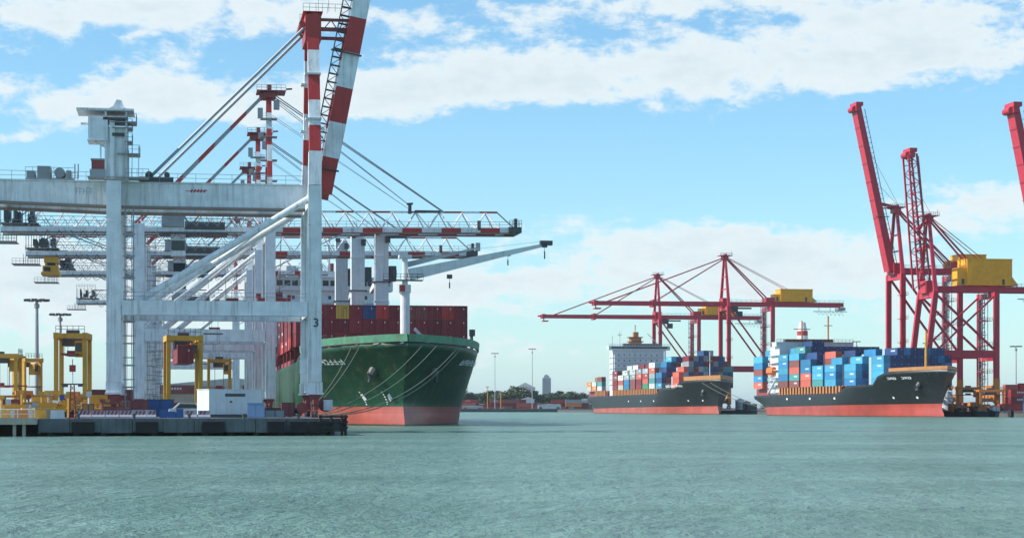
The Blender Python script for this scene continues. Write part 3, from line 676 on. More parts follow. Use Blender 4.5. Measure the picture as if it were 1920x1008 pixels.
    for z in (41.5, 45.0, 49, 53.5, 57): mb.box(-1.7, 1.5, 4.0, 6.6, z, z + .15); mb.rail((-1.7, 4.0, z), (-.6, 4.0, z), 1.0, .6, .06)
    build_each(mb, 'pylon_platform', M['grey'], hd)
    mb = MB()
    for y, yt in ((4.5, 6.2), (10.5, 8.8)):
        mb.banded((-1.4, yt, ap + 0.1), (-G - 1.0, y, zb + 0.8), 0.35, 0.4, 8, first=0)
    build_each(mb, 'backstay', [M['grey'], M['red']], t)
    if outreach > 40:
        mb = MB()
        for yt in (6.2, 8.8): mb.beam((1.3, yt, ap + .3), (34.5, 7 + (yt - 7.5) * .3, zt + .3), 0.16, 0.2); mb.beam((1.3, yt, ap - .5), (27.6, 7, zt + 1.6), 0.1, 0.12); mb.beam((0.6, yt, ap - 3.5), (27.3, 7, zt + 1.0), 0.07, 0.07)
        build_each(mb, 'forestay', M['grey'], t)
    # machinery house and end gear
    mb = MB(); mb.box(-20.5, -16.2, 3.5, 11.5, zb + .3, zb + 2.6); mb.box(-16.1, -8.5, 4, 11, zb - .2, zb + 1.3, 1); mb.box(-20.7, -16.0, 3.3, 11.7, zb + 2.62, zb + 2.75); mb.rail((-16, 3.8, zb + 1.3), (-4, 3.8, zb + 1.3), 1.1, 1.0, .07); mb.box(-21, -8, 3.6, 11.4, zb - 1.0, zb - .75, 1)
    build_each(mb, 'machinery_house', [M['grey'], M['dgrey']], t)
    mb = MB(); mb.box(-18.8, -16.0, 5, 8, zb - 5.2, zb - 1.0); mb.build('operator_cab', M['white'], t)
    mb = MB(); mb.box(-18.7, -16.1, 4.9, 4.99, zb - 4.2, zb - 2.3); mb.box(-15.99, -15.9, 5.1, 7.9, zb - 4.6, zb - 2.1); build_each(mb, 'cab_window', M['glass'], t)
    # cage of gear at the landward end
    mb = MB(); rnd = random.Random(int(D))
    for i in range(9):
        x = -50 + rnd.uniform(0, 5.2); w = rnd.uniform(.4, 1.3); z = zb + rnd.uniform(.5, 1.5); mb.box(x, x + w, 4 + rnd.uniform(0, 3), 8 + rnd.uniform(0, 3), z, z + rnd.uniform(.8, 2.2))
    for i in range(6):
        x = -50.4 + i * 1.15
        for y in (4, 11): mb.beam((x, y, zb), (x, y, zb + 4.0), .12)
    mb.rail((-50.5, 4, zb + 3.9), (-44.5, 4, zb + 3.9), 1.0, .8, .07)
    mb.box(-50.5, -43.5, 3.8, 11.2, zb + .46, zb + .6)
    build_each(mb, 'end_winch_gear', M['dgrey'], t)
    mb = MB(); mb.box(-53.5, -47.6, 4.4, 10.6, zb - 3.0, zb - 2.85)
    for i in range(4):
        x = -51 + i * 1.0
        for y in (4.6, 10.4): mb.beam((x, y, zb - 3), (x, y, zb - .8), .1)
    mb.rail((-53.4, 4.5, zb - 2.85), (-47.6, 4.5, zb - 2.85), 1.1, .8, .07)
    build_each(mb, 'maintenance_basket', M['grey'], t)
    mb = MB()                                                  # cable loops below the girder
    for yy in (3.9, 11.1):
        x = -44.0
        while x < -3:
            for i in range(4):
                k0, k1 = i / 4, (i + 1) / 4; mb.beam((x + 2.2 * k0, yy, zb - .7 - 5.0 * k0 * (1 - k0)), (x + 2.2 * k1, yy, zb - .7 - 5.0 * k1 * (1 - k1)), .09, .09)
            x += 2.2
    mb.build('festoon_cable', M['dgrey'], t)
    mb = MB()
    for y in (3.4, 11.6):
        mb.beam((-46, y, zb + 1.9), (-3, y, zb + 1.9), .1, .1)
        for i in range(22): mb.beam((-46 + i * 2, y, zb + .4), (-45 + i * 2, y, zb + 1.9), .08, .08); mb.beam((-45 + i * 2, y, zb + 1.9), (-44 + i * 2, y, zb + .4), .08, .08)
    mb.beam((-G, 3.4, zb - 6), (-G - 14, 3.4, zb - .8), .16, .2); mb.beam((-G, 11.6, zb - 6), (-G - 14, 11.6, zb - .8), .16, .2); mb.beam((0, 1, zb - 8), (14 if outreach > 16 else 8, 4.4, zb - .6), .16, .2)
    mb.build('walkway_truss', M['grey'], t)
    sx, sz = (1.0, 22.0) if D < 400 else ((-6.0, 24.0) if D < 450 else (-9, 20))
    mb = MB(); mb.box(sx - 3.2, sx + 3.2, 6.3, 8.7, sz, sz + .5); mb.box(sx - 1.2, sx + 1.6, 6, 9, sz + .5, sz + 1.7, 1)
    for i in range(6): mb.box(sx - 1.0 + i * .42, sx - .85 + i * .42, 5.9, 5.99, sz + .5, sz + 1.7)
    mb.tube((sx - 3.0, 7.5, sz + .5), (sx - 3.0, 7.5, sz + 1.4), .5, 8); mb.tube((sx + 3.0, 7.5, sz + .5), (sx + 3.0, 7.5, sz + 1.2), .4, 8)
    for a in (-1, 1):
        for y in (6.5, 8.5): mb.tube((sx + a * 1.1, y, sz + 1.7), (sx + a * 1.4, y, zb - .5), .035, 4)
    mb.build('spreader', [M['red'], M['dgrey']], t)
    if end_cab:
        mb = MB(); mb.box(-46.6, -43.6, 4.5, 10, zb - 2.6, zb - .75); mb.box(-47.2, -43.3, 4, 10.4, zb - 5.3, zb - 4.7); mb.box(-46.9, -43.6, 4.3, 10, zb - 4.7, zb - 3.3); mb.box(-46.4, -44.0, 4.6, 9, zb - 3.3, zb - 2.6)
        cb = mb.build('service_crane_cab', M['yellow'], t)
        mb = MB(); mb.box(-45.9, -44.2, 4.42, 4.48, zb - 3.2, zb - 2.65); mb.box(-46.6, -45.2, 4.22, 4.28, zb - 4.5, zb - 3.6); build_each(mb, 'cab_window', M['glass'], cb)
    return t
crane_lattice(367, 'white lattice quay crane, second along the wharf, longest banded boom over the green ship')
crane_lattice(424, 'third white lattice quay crane along the wharf, yellow cab hung at its landward end', end_cab=True)
crane_lattice(485, 'fourth white lattice quay crane along the wharf, its short boom hidden by the near crane', outreach=20)
crane_lattice(617, 'farthest and smallest white quay crane behind the others, fifth along the wharf', outreach=20)

def crane_red(D, label, boom='down', tilt=12.0, length=65.0, zg=52.5, apex=77.5, G=23.0, house=(-28, -45, 6.2), xbrace=False, back=-62.0, open_boom=False, lean=0.0):
    Sx = 15.0
    o = rail2(D); o.z = DECK
    # local x points at the water (left in view), local y towards the camera: frames at y 0 and -15
    t = root('quay_crane', o, TH + math.pi, label, 'crane', 'red container cranes on the far dock')
    for x in (0, -G):
        for y in (0, -Sx):
            ln = lean if x == 0 else 0.0; mb = MB(); mb.beam((x + ln, y, 3.0), (x, y, zg), 1.5, 1.9); mb.beam((x + ln, y, 2.9), (x + ln * (1 - 9 / zg), y, 12), 1.62, 2.05, 1)
            mb.build('leg', [M['rcrane'], M['orange']], t)
    for y in (0, -Sx):
        mb = MB(); mb.box(-G + 1, -1, y - .8, y + .8, 19.5, 22.2); mb.build('portal_beam', M['rcrane'], t)
        mb = MB(); mb.beam((-0.8, y, zg - 1.5), (-G + 0.8, y, 22.5), 0.75, 0.75); mb.build('diagonal_brace', M['rcrane'], t)
        if xbrace:
            mb = MB(); mb.beam((-G + 0.8, y + .05, zg - 1.5), (-0.8, y + .05, 22.5), 0.6, 0.6); mb.build('cross_brace', M['rcrane'], t)
    for x in (0, -G):
        mb = MB(); mb.box(x - .8, x + .8, -Sx + .8, -.8, 18.5, 22); mb.box(x - .8, x + .8, -Sx + .8, -.8, zg - 2.2, zg - .2); build_each(mb, 'cross_beam', M['rcrane'], t)
        mb = MB(); mb.box(x - .8, x + .8, -Sx - 1.5, 1.5, 3.4, 5.8); mb.box(x - .5, x + .5, -Sx + 1, -1, 8.5, 9.4); build_each(mb, 'sill_beam', M['orange'], t)
    bogie_set(t, G, -Sx, M['orange'], M['dgrey'], near=False)
    mb = MB(); stairs(mb, -G + 2.5, -5, 1, zg, 2.2, 3.0, 0.2); mb.build('stair_tower', M['pole'], t)
    mb = MB()
    for z in (14.0, 24.0, 33.0, 42.0):
        if z < zg - 4: mb.box(-G + 1.1, -G + 5.2, -6, -1, z, z + .15); mb.rail((-G + 1.1, -1, z + .15), (-G + 5.2, -1, z + .15), 1.1, 1.0, .1); mb.box(-1.6, 1.6, -2.0, 1.4, z + 2, z + 2.15); mb.rail((-1.6, 1.4, z + 2.15), (1.6, 1.4, z + 2.15), 1.1, .8, .1)
    build_each(mb, 'landing', M['rcrane'], t)
    # girder
    mb = MB()
    for y in (-4.8, -10.2): mb.beam((1.0, y, zg + 1.2), (back, y, zg + 1.2), 0.9, 2.2)
    for i in range(9): x = 0 + (back) * i / 9; mb.box(x - .5, x + .5, -9.7, -5.3, zg + .4, zg + 1.8)
    gd = mb.build('girder', M['rcrane'], t)
    mb = MB(); mb.rail((0, -4.0, zg + 2.3), (back, -4.0, zg + 2.3), 1.1, 2.5, .1)
    for i in range(26): x = back + i * .55; z = zg - 4.5 + 2.0 * abs(math.sin(i * .8)); mb.beam((x, -5, z), (x + .55, -5, zg - 4.5 + 2.0 * abs(math.sin((i + 1) * .8))), .12)
    mb.beam((back - 2, -5, zg - 2.2), (back + 16, -5, zg - 2.2), .2, .35); mb.box(back - 1, back + 2.5, -10.5, -4.5, zg - 1.6, zg - .1); mb.beam((back + 7, -5, zg - 2), (back + 7, -5, zg), .2); mb.beam((back + 13, -5, zg - 2), (back + 13, -5, zg), .2)
    mb.build('festoon', M['grey'], t)
    # A frame
    for y, yt in ((0, -6.3), (-Sx, -8.7)):
        mb = MB(); mb.beam((0, y, zg - .2), (0, yt, apex), 1.1, 1.5, 0, 0.8, 1.0); mb.build('mast_leg', M['rcrane'], t)
    mb = MB()
    for k in (.35, .6): z = zg + (apex - zg) * k; mb.beam((0, -6.3 * k - .2, z), (0, -Sx + 6.3 * k + .2, z), .5, .5)
    mb.box(-1.4, 1.4, -9.6, -5.4, apex - 1.5, apex + .6); mb.box(-3.4, 3.2, -10.6, -4.4, apex + .6, apex + .85); mb.tube((-.2, -9, apex + 1), (-.2, -6, apex + 1), .8, 10)
    hd = build_each(mb, 'mast_head', M['rcrane'], t)[0]
    mb = MB(); mb.rail((-3.4, -4.5, apex + .85), (3.2, -4.5, apex + .85), 1.1, .8, .1); mb.beam((-2.8, -5, apex + .85), (-2.8, -5, apex + 3), .12); build_each(mb, 'handrail', M['grey'], hd)
    mb = MB()
    for y, yt in ((-4.8, -6.3), (-10.2, -8.7)):
        mb.beam((-1, yt, apex - .6), (-G - .5, y, zg + 2.2), .55, .6); mb.beam((-1.2, yt, apex - .2), (back + 16, y, zg + 2.2), .22, .25)
    build_each(mb, 'backstay', M['dgrey' if False else 'rcrane'], t)
    mb = MB(); mb.box(-G - 2.2, -G + 2.2, -11.5, -3.5, zg + 2.31, zg + 4.6); mb.box(-1.8, 2, -11, -3.9, zg - .3, zg + 4.2); build_each(mb, 'girder_saddle', M['rcrane'], t)
    # machine house
    a_, b2, h = house
    mb = MB(); mb.box(b2, a_, -12, -3, zg + 2.6, zg + 2.6 + h); mb.box(b2 - .2, a_ + .2, -12.2, -2.8, zg + 2.6 + h, zg + 2.8 + h); mb.box(a_, a_ + 3.2, -10, -4, zg + 2.6, zg + 1.4 + h * .8); mb.prism([(b2, zg + 2.7), (b2 - 3, zg + 2.7), (b2, zg + 2.6 + h * .4)], -10, -4)
    for i in range(int((a_ - b2) / 1.2)): mb.box(b2 + .4 + i * 1.2, b2 + .5 + i * 1.2, -2.97, -2.9, zg + 2.8, zg + 2.4 + h)
    mh = mb.build('machine_house', M['myellow'], t)
    mb = MB(); mb.box(a_ + .8, a_ + 1.8, -3.99, -3.9, zg + 3, zg + 5.0); mb.box(b2 + 3, b2 + 4, -2.96, -2.88, zg + 2.8, zg + 4.9); build_each(mb, 'door', M['dgrey'], mh)
    # boom
    px_, pz = 2.2, zg + 1.2
    if boom == 'down': d = Vector((1, 0, 0)); n_ = Vector((0, 0, 1))
    else: d = Vector((math.sin(R(tilt)), 0, math.cos(R(tilt)))); n_ = Vector((-d.z, 0, d.x))
    P0 = Vector((px_, 0, pz))
    mb = MB()
    if open_boom:
        for y in (-4.8, -10.2):
            for q in (-2.3, 2.3):
                mb.beam(P0 + n_ * q * 1 + Vector((0, y, 0)), P0 + d * length + n_ * q * .7 + Vector((0, y, 0)), .6, .6)
            k = 14
            for i in range(k):
                s0, s1 = length * i / k, length * (i + 1) / k; q0, q1 = 2.3 - 0.69 * i / k, 2.3 - .69 * (i + 1) / k
                sg = 1 if i % 2 else -1
                mb.beam(P0 + d * s0 + n_ * q0 * sg + Vector((0, y, 0)), P0 + d * s1 - n_ * q1 * sg + Vector((0, y, 0)), .25, .25)
                mb.beam(P0 + d * s1 + n_ * q1 + Vector((0, y, 0)), P0 + d * s1 - n_ * q1 + Vector((0, y, 0)), .25, .25)
    else:
        if boom == 'down':
            for y in (-4.8, -10.2): mb.beam(P0 + Vector((0, y, 0)), P0 + d * length + Vector((0, y, 0)), 1.0, 2.3, 0, 1.0, 1.9)
        else:
            mb.beam(P0 + Vector((0, -7.5, 0)), P0 + d * length + Vector((0, -7.5, 0)), 5.6, 2.9, 0, 5.2, 2.2)
            for k in range(1, 9): q = P0 + d * length * k / 9; mb.beam(q - n_ * 1.5 + Vector((0, -10.4, 0)), q - n_ * 1.5 + Vector((0, -4.6, 0)), .12, .12)
    for i in range(12 if (boom == 'down' or open_boom) else 0):
        c0 = P0 + d * (length * (i + .5) / 12); mb.beam(c0 + Vector((0, -5.2, 0)), c0 + Vector((0, -9.8, 0)), .5, .6)
    bo = mb.build('boom', M['rcrane'], t)
    mb = MB(); tip = P0 + d * length
    mb.box(tip.x - .8, tip.x + 1.2, -10.8, -4.2, tip.z - 1.2, tip.z + 1.2)
    if boom == 'down': mb.box(tip.x - 1.5, tip.x + 3.2, -9, -6, tip.z - .2, tip.z + .5); mb.box(tip.x - 2.6, tip.x + .6, -10, -5, tip.z - 3.0, tip.z - 2.4); mb.beam((tip.x - .2, -7, tip.z - 2.5), (tip.x - .2, -7, tip.z), .5, .5); mb.box(tip.x * .55, tip.x * .55 + 1.4, -11, -4, tip.z - 1.8, tip.z + 1.8)
    else: mb.tube(tip + n_ * -1.6 + Vector((0, -10, 0)), tip + n_ * -1.6 + Vector((0, -5, 0)), 1.1, 12); mb.box(tip.x - 1.5, tip.x + 1.3, -11, -4, tip.z + .8, tip.z + 2.2)
    build_each(mb, 'boom_end_sheave', M['rcrane'], bo)
    mb = MB()
    if boom == 'down':
        for yt, y in ((-6.3, -4.8), (-8.7, -10.2)):
            mb.beam((1, yt, apex - .5), (length * .93, y, zg + 2.3), .42, .5); mb.beam((1, yt, apex - 1.2), (length * .56, y, zg + 2.3), .28, .3)
        build_each(mb, 'forestay', M['rcrane'], t)
        mb = MB(); mb.box(-6, -1, -11, -4, zg - 2.6, zg - .2); mb.box(-9, -6.2, -9, -6, zg - 5.2, zg - 2.4); mb.box(-14, -5, -8, -7, zg - 1.2, zg - .4); build_each(mb, 'trolley', M['dgrey'], t)
    else:
        mb.beam(P0 + d * length * .4 + n_ * 1.0 + Vector((0, -4.8, 0)), (0, -6.3, apex), .3, .35); mb.beam(P0 + d * length * .4 + n_ * 1.0 + Vector((0, -10.2, 0)), (0, -8.7, apex), .3, .35)
        q = P0 + d * length * .42; mb.beam((0, -7, apex + .9), q + Vector((0, -7, .3)), .5, .8)
        for k in (.55, .75): mb.tube((-1, -6.5, apex + 1), P0 + d * length * k + n_ * 1.1 + Vector((0, -6.5, 0)), .07, 4)
        mb.build('boom_stay', M['rcrane'], t)
        mb = MB()
        for y in (-4, -11): mb.beam(P0 + d * 2 + n_ * 1.9 + Vector((0, y, 0)), P0 + d * (length - 1) + n_ * 1.9 + Vector((0, y, 0)), .2, .2)
        for i in range(30): o_ = P0 + d * (2 + i * (length - 4) / 30); mb.beam(o_ + n_ * .9 + Vector((0, -4, 0)), o_ + n_ * 1.9 + Vector((0, -4, 0)), .15, .15)
        o_ = P0 + d * length * .33; mb.box(o_.x - 2.8, o_.x + 2.8, -4.4, -3.9, o_.z, o_.z + .3)
        mb.build('boom_walkway', M['dgrey'], bo)
    return t
crane_red(1107, 'red quay crane with lowered boom, the left one of the pair behind the black ships')
crane_red(967, 'red quay crane with lowered boom, taller of the pair behind the black ships')
crane_red(732, 'red quay crane with a solid box boom raised steeply, left of the lattice boom crane', boom='up', tilt=12.4, length=63.5, house=(-24, -35, 5.0), back=-38)
crane_red(700, 'red quay crane with a raised lattice boom and large yellow machine house', boom='up', tilt=5.5, length=49.5, zg=43.6, apex=71.0, G=23.5, house=(-13.5, -31, 9.6), xbrace=True, back=-50, open_boom=True, lean=5.0)
crane_red(599, 'red quay crane at the right edge, only its raised boom in view', boom='up', tilt=12.0, length=51.0, zg=43.6, apex=71.0, G=23.5, house=(-13.5, -31, 9.6), back=-50)

# ------------------------------------------------------------------ containers
def container_mesh(col, L_=12.2, var=0):
    """box set inside a frame of posts and rails, doors with bars at the near end; origin at the near left bottom corner, y away"""
    mb = MB(); W, H = 2.44, 2.59
    mb.box(0.05, W - 0.05, 0.06, L_ - 0.05, 0.06, H - 0.04)
    p = 0.13
    for x in (0, W - p):
        for y in (0, L_ - p): mb.box(x, x + p, y, y + p, 0, H)
        mb.box(x, x + p, p, L_ - p, 0, 0.14); mb.box(x, x + p, p, L_ - p, H - 0.1, H)
    for y in (0, L_ - p): mb.box(p, W - p, y, y + p, 0, 0.14); mb.box(p, W - p, y, y + p, H - 0.12, H)
    for x in (0.45, 0.95, 1.43, 1.93): mb.box(x, x + 0.05, 0.01, 0.055, 0.15, H - 0.13, 1)
    mb.box(1.2, 1.23, 0.02, 0.055, 0.15, H - 0.13, 1)
    lm = M['dgrey'] if col in ('white', 'yellow', 'sand') else M['lettering']
    mb.box(1.62, 1.8, 0.03, 0.058, 1.85, 2.1, 2)               # placard on the door
    if var == 1 and L_ > 6:                                         # worn lettering on the long sides
        y0 = L_ * (.2 if var == 1 else .55)
        for i in range(5 if var == 1 else 3):
            for x0_, x1_ in ((.03, .048), (W - .048, W - .03)):
                mb.box(x0_, x1_, y0 + i * .8, y0 + i * .8 + .5, 1.3, 1.9, 2)
    me_o = mb.build('shipping_container', [CM[col], M['dgrey'] if col in ('white', 'yellow') else CM[col], lm])
    me = me_o.data; bpy.data.objects.remove(me_o); return me
_cm = {}
ORD = ['first', 'second', 'third', 'fourth', 'fifth', 'sixth', 'seventh', 'eighth', 'ninth', 'tenth', 'eleventh', 'twelfth', 'thirteenth', 'fourteenth']
NCONT = 0
def container(col, loc, rz, label, group, L_=12.2):
    global NCONT
    key = (col, L_, (NCONT * 7 % 5) % 3)
    if key not in _cm: _cm[key] = container_mesh(*key)
    o = bpy.data.objects.new('shipping_container', _cm[key]); COL.objects.link(o)
    o.location = loc; o.rotation_euler = (0, 0, rz); NCONT += 1
    return tag(o, label, 'container', group)

# ------------------------------------------------------------------ ships
class Hull:
    def __init__(h, L_, beam, tops, stem_top, entry_w=62, entry_t=24, over=8.5, aft=None):
        h.L = L_; h.B = beam / 2; h.tops = tops; h.H = stem_top; h.ew = entry_w; h.et = entry_t; h.over = over
    def top(h, s):
        t = h.tops
        if s <= t[0][0]: return t[0][1]
        for (a, za), (b, zb) in zip(t, t[1:]):
            if s <= b: return za + (zb - za) * (s - a) / (b - a)
        return t[-1][1]
    def stem(h, z):
        k = max(0.0, (z - 4.0) / (h.H - 4.0)); s = -h.over * k ** 1.25
        if z < 4.0: s = -2.2 * max(0, 1 - ((z + 0.5) / 3.2) ** 2) if z < 2.7 else 0.0          # bulb just at the waterline
        return s
    def half(h, s, z):
        s0 = h.stem(z); k = min(1.0, max(0.0, z / h.H)); Le = h.ew + (h.et - h.ew) * k ** 0.9
        t = (s - s0) / Le
        if t <= 0: return 0.0
        p = 1.55 + 1.0 * k; f = 1.0 if t >= 1 else 1 - (1 - t) ** p
        if s > h.L - 30:                                   # run aft: fine at the waterline, full at the deck
            q = (s - (h.L - 30)) / 30; f *= 1 - (0.62 * (1 - min(1, z / 7.0)) + 0.12) * q * q
        return h.B * f
    def pt(h, s, z, side, off=0.0): return Vector((side * (h.half(s, z) + off), s, z))
    def build(h, mat_, parent, zs=None):
        NZ = 14; st = []; x = 0.0
        while x < 1.0: st.append(x); x += 0.012 if x < 0.14 else (0.02 if x < 0.3 else 0.04)
        st.append(1.0); mb = MB()
        for side in (-1, 1):
            k0 = len(mb.v)
            for i, u in enumerate(st):
                for j in range(NZ + 1):
                    v = j / NZ; zt = h.top(u * h.L); z = -1.2 + (zt + 1.2) * v
                    s0 = h.stem(z); s = s0 + (h.L - s0) * u
                    mb.v.append((side * h.half(s, z), s, z))
            W_ = NZ + 1
            for i in range(len(st) - 1):
                for j in range(NZ):
                    a, b = k0 + i * W_ + j, k0 + (i + 1) * W_ + j
                    q = (a, b, b + 1, a + 1); mb.f.append(q if side > 0 else q[::-1]); mb.m.append(0)
            if side < 0: last = [k0 + (len(st) - 1) * W_ + j for j in range(W_)]
            else:
                l2 = [k0 + (len(st) - 1) * W_ + j for j in range(W_)]
                for j in range(NZ): mb.f.append((last[j], last[j + 1], l2[j + 1], l2[j])[::-1]); mb.m.append(0)
        # deck
        n = len(st); W_ = NZ + 1
        for i in range(n - 1):
            a, b = i * W_ + NZ, (i + 1) * W_ + NZ; o = n * W_
            mb.f.append((a, o + a, o + b, b)); mb.m.append(1)
        return mb.build('hull', [mat_, M['dred']], parent, smooth=True)
    def band(h, s0, s1, dz0, dz1, mat_, name, parent, off=0.06, thick=0.25, lip=0.0, n=26, sides=(-1, 1)):
        """a strip following the hull top line (bulwark)"""
        mb = MB()
        for side in sides:
            pts = []
            for i in range(n + 1):
                u = (i / n) ** 1.6
                s = s0 + (s1 - s0) * u
                zt = h.top(s); st0 = h.stem(zt)
                ss = st0 + (s1 - st0) * u if s0 <= 0 else s
                x = h.half(ss, zt); x2 = x + (dz1 - dz0) * 0.10
                pts.append((Vector((side * (x + off), ss - (off if i == 0 else 0), zt + dz0)), Vector((side * (x2 + off), ss - (.25 if i == 0 else 0), zt + dz1)), Vector((side * max(0, x2 + off - thick), ss + (.2 if i == 0 else 0), zt + dz1)), Vector((side * max(0, x - thick), ss + .2, zt + dz0))))
            for a, b in zip(pts, pts[1:]):
                c8 = [a[0], b[0], b[3], a[3], a[1], b[1], b[2], a[2]]
                mb.quadbox([tuple(p) for p in (c8 if side < 0 else [c8[1], c8[0], c8[3], c8[2], c8[5], c8[4], c8[7], c8[6]])])
        return mb.build(name, mat_, parent)

def marks(h, parent, s0, z0, widths, side=-1, hgt=1.0, dens=0.72, name='name_lettering', gap=0.25):
    """ship's name on the bow: painted letters too worn to read, each built from strokes"""
    mb = MB(); s = s0; rnd = random.Random(len(widths) * 7 + int(hgt * 10))
    for w in widths:
        if w < 0: s += -w; continue
        def q(sa, sb, za, zb):
            p = [h.pt(sa, za, side, .22), h.pt(sb, za, side, .22), h.pt(sb, zb, side, .22), h.pt(sa, zb, side, .22)]
            mb.sheet(p); 
        st = w * 0.26
        q(s, s + st, z0, z0 + hgt)
        if rnd.random() < .7: q(s + w - st, s + w, z0, z0 + hgt)
        for k in rnd.sample((0.0, 0.42, 0.8), 2): q(s, s + w, z0 + k * hgt, z0 + (k + .22) * hgt)
        s += w + gap
    return mb.build(name, M['lettering'], parent)

def anchor(h, parent, s, z, side):
    o = h.pt(s, z, side); mb = MB()
    d = 0.55
    mb.tube(o + Vector((side * -0.2, 0, .9)), o + Vector((side * .45, 0, -.3)), .9, 10); mb.build('hawse_pocket', M['dgrey'], parent)
    mb = MB(); p = o + Vector((side * .75, 0, 0))
    mb.tube(p + Vector((0, 0, 1.0)), p + Vector((0, 0, -1.3)), .2, 8); mb.beam(p + Vector((0, -1.1, -1.3)), p + Vector((0, 1.1, -1.3)), .5, .4)
    for k in (-1, 1): mb.beam(p + Vector((0, k * 1.0, -1.3)), p + Vector((side * .35, k * 1.3, .3)), .35, .25, 0, .12, .12)
    mb.build('anchor', M['dgrey'], parent)

def ship_root(s_dist, label, dock, cx_off):
    if dock == 1: o = loc1(cx_off, 0); base = O1
    p = (rail1(s_dist) + V * cx_off) if dock == 1 else (rail2(s_dist) - V * cx_off)
    # keep the bow at the wanted distance
    p = p + U * ((s_dist - p.y) / U.y); p.z = 0
    return root('container_ship', p, TH, label, 'ship')

def stack(t_mat, base, x, y, z, col, who, tier, row, bay, group, L_=12.2, rowtxt=None):
    loc = t_mat @ Vector((x, y, z))
    lab = f"{col.replace('_', ' ')} container, {ORD[tier]} tier, {ORD[row]} row from left, {ORD[bay]} bay from bow, {who}"
    container(col, loc, TH, lab, group, L_)

def load_ship(t, hull, bays, zbase, who, group, halfrows=6, gap=0.06, seed=1):
    """bays: list of dict(s, h=[heights per row], cols=palette or explicit). Only boxes that show on the left or front of a bay are built."""
    rnd = random.Random(seed); mw = Matrix.Translation(t.location) @ Matrix.Rotation(TH, 4, 'Z'); n = halfrows * 2 + 1; prev = [0] * n
    for bi, b in enumerate(bays):
        hs = b['h']
        for r in range(n):
            x = (r - n / 2) * 2.5 + 0.03
            for k in range(hs[r]):
                left_open = r == 0 or hs[r - 1] <= k
                front_open = prev[r] <= k
                right_open = (r == n - 1 or hs[r + 1] <= k) and k >= 1 and r > n - 4 and b.get('right')
                if not (left_open or front_open or right_open): continue
                key = (r, k)
                col = b['x'][key] if key in b.get('x', {}) else rnd.choice(b['pal'])
                if left_open and b.get('left') and r <= b.get('lr', 2): col = b['left'][min(k, len(b['left']) - 1)]
                stack(mw, None, x, b['s'], zbase + k * 2.62, col, who, k, r, b.get('n', bi), group, b.get('L', 12.2))
        prev = hs if not b.get('gapafter') else [0] * n

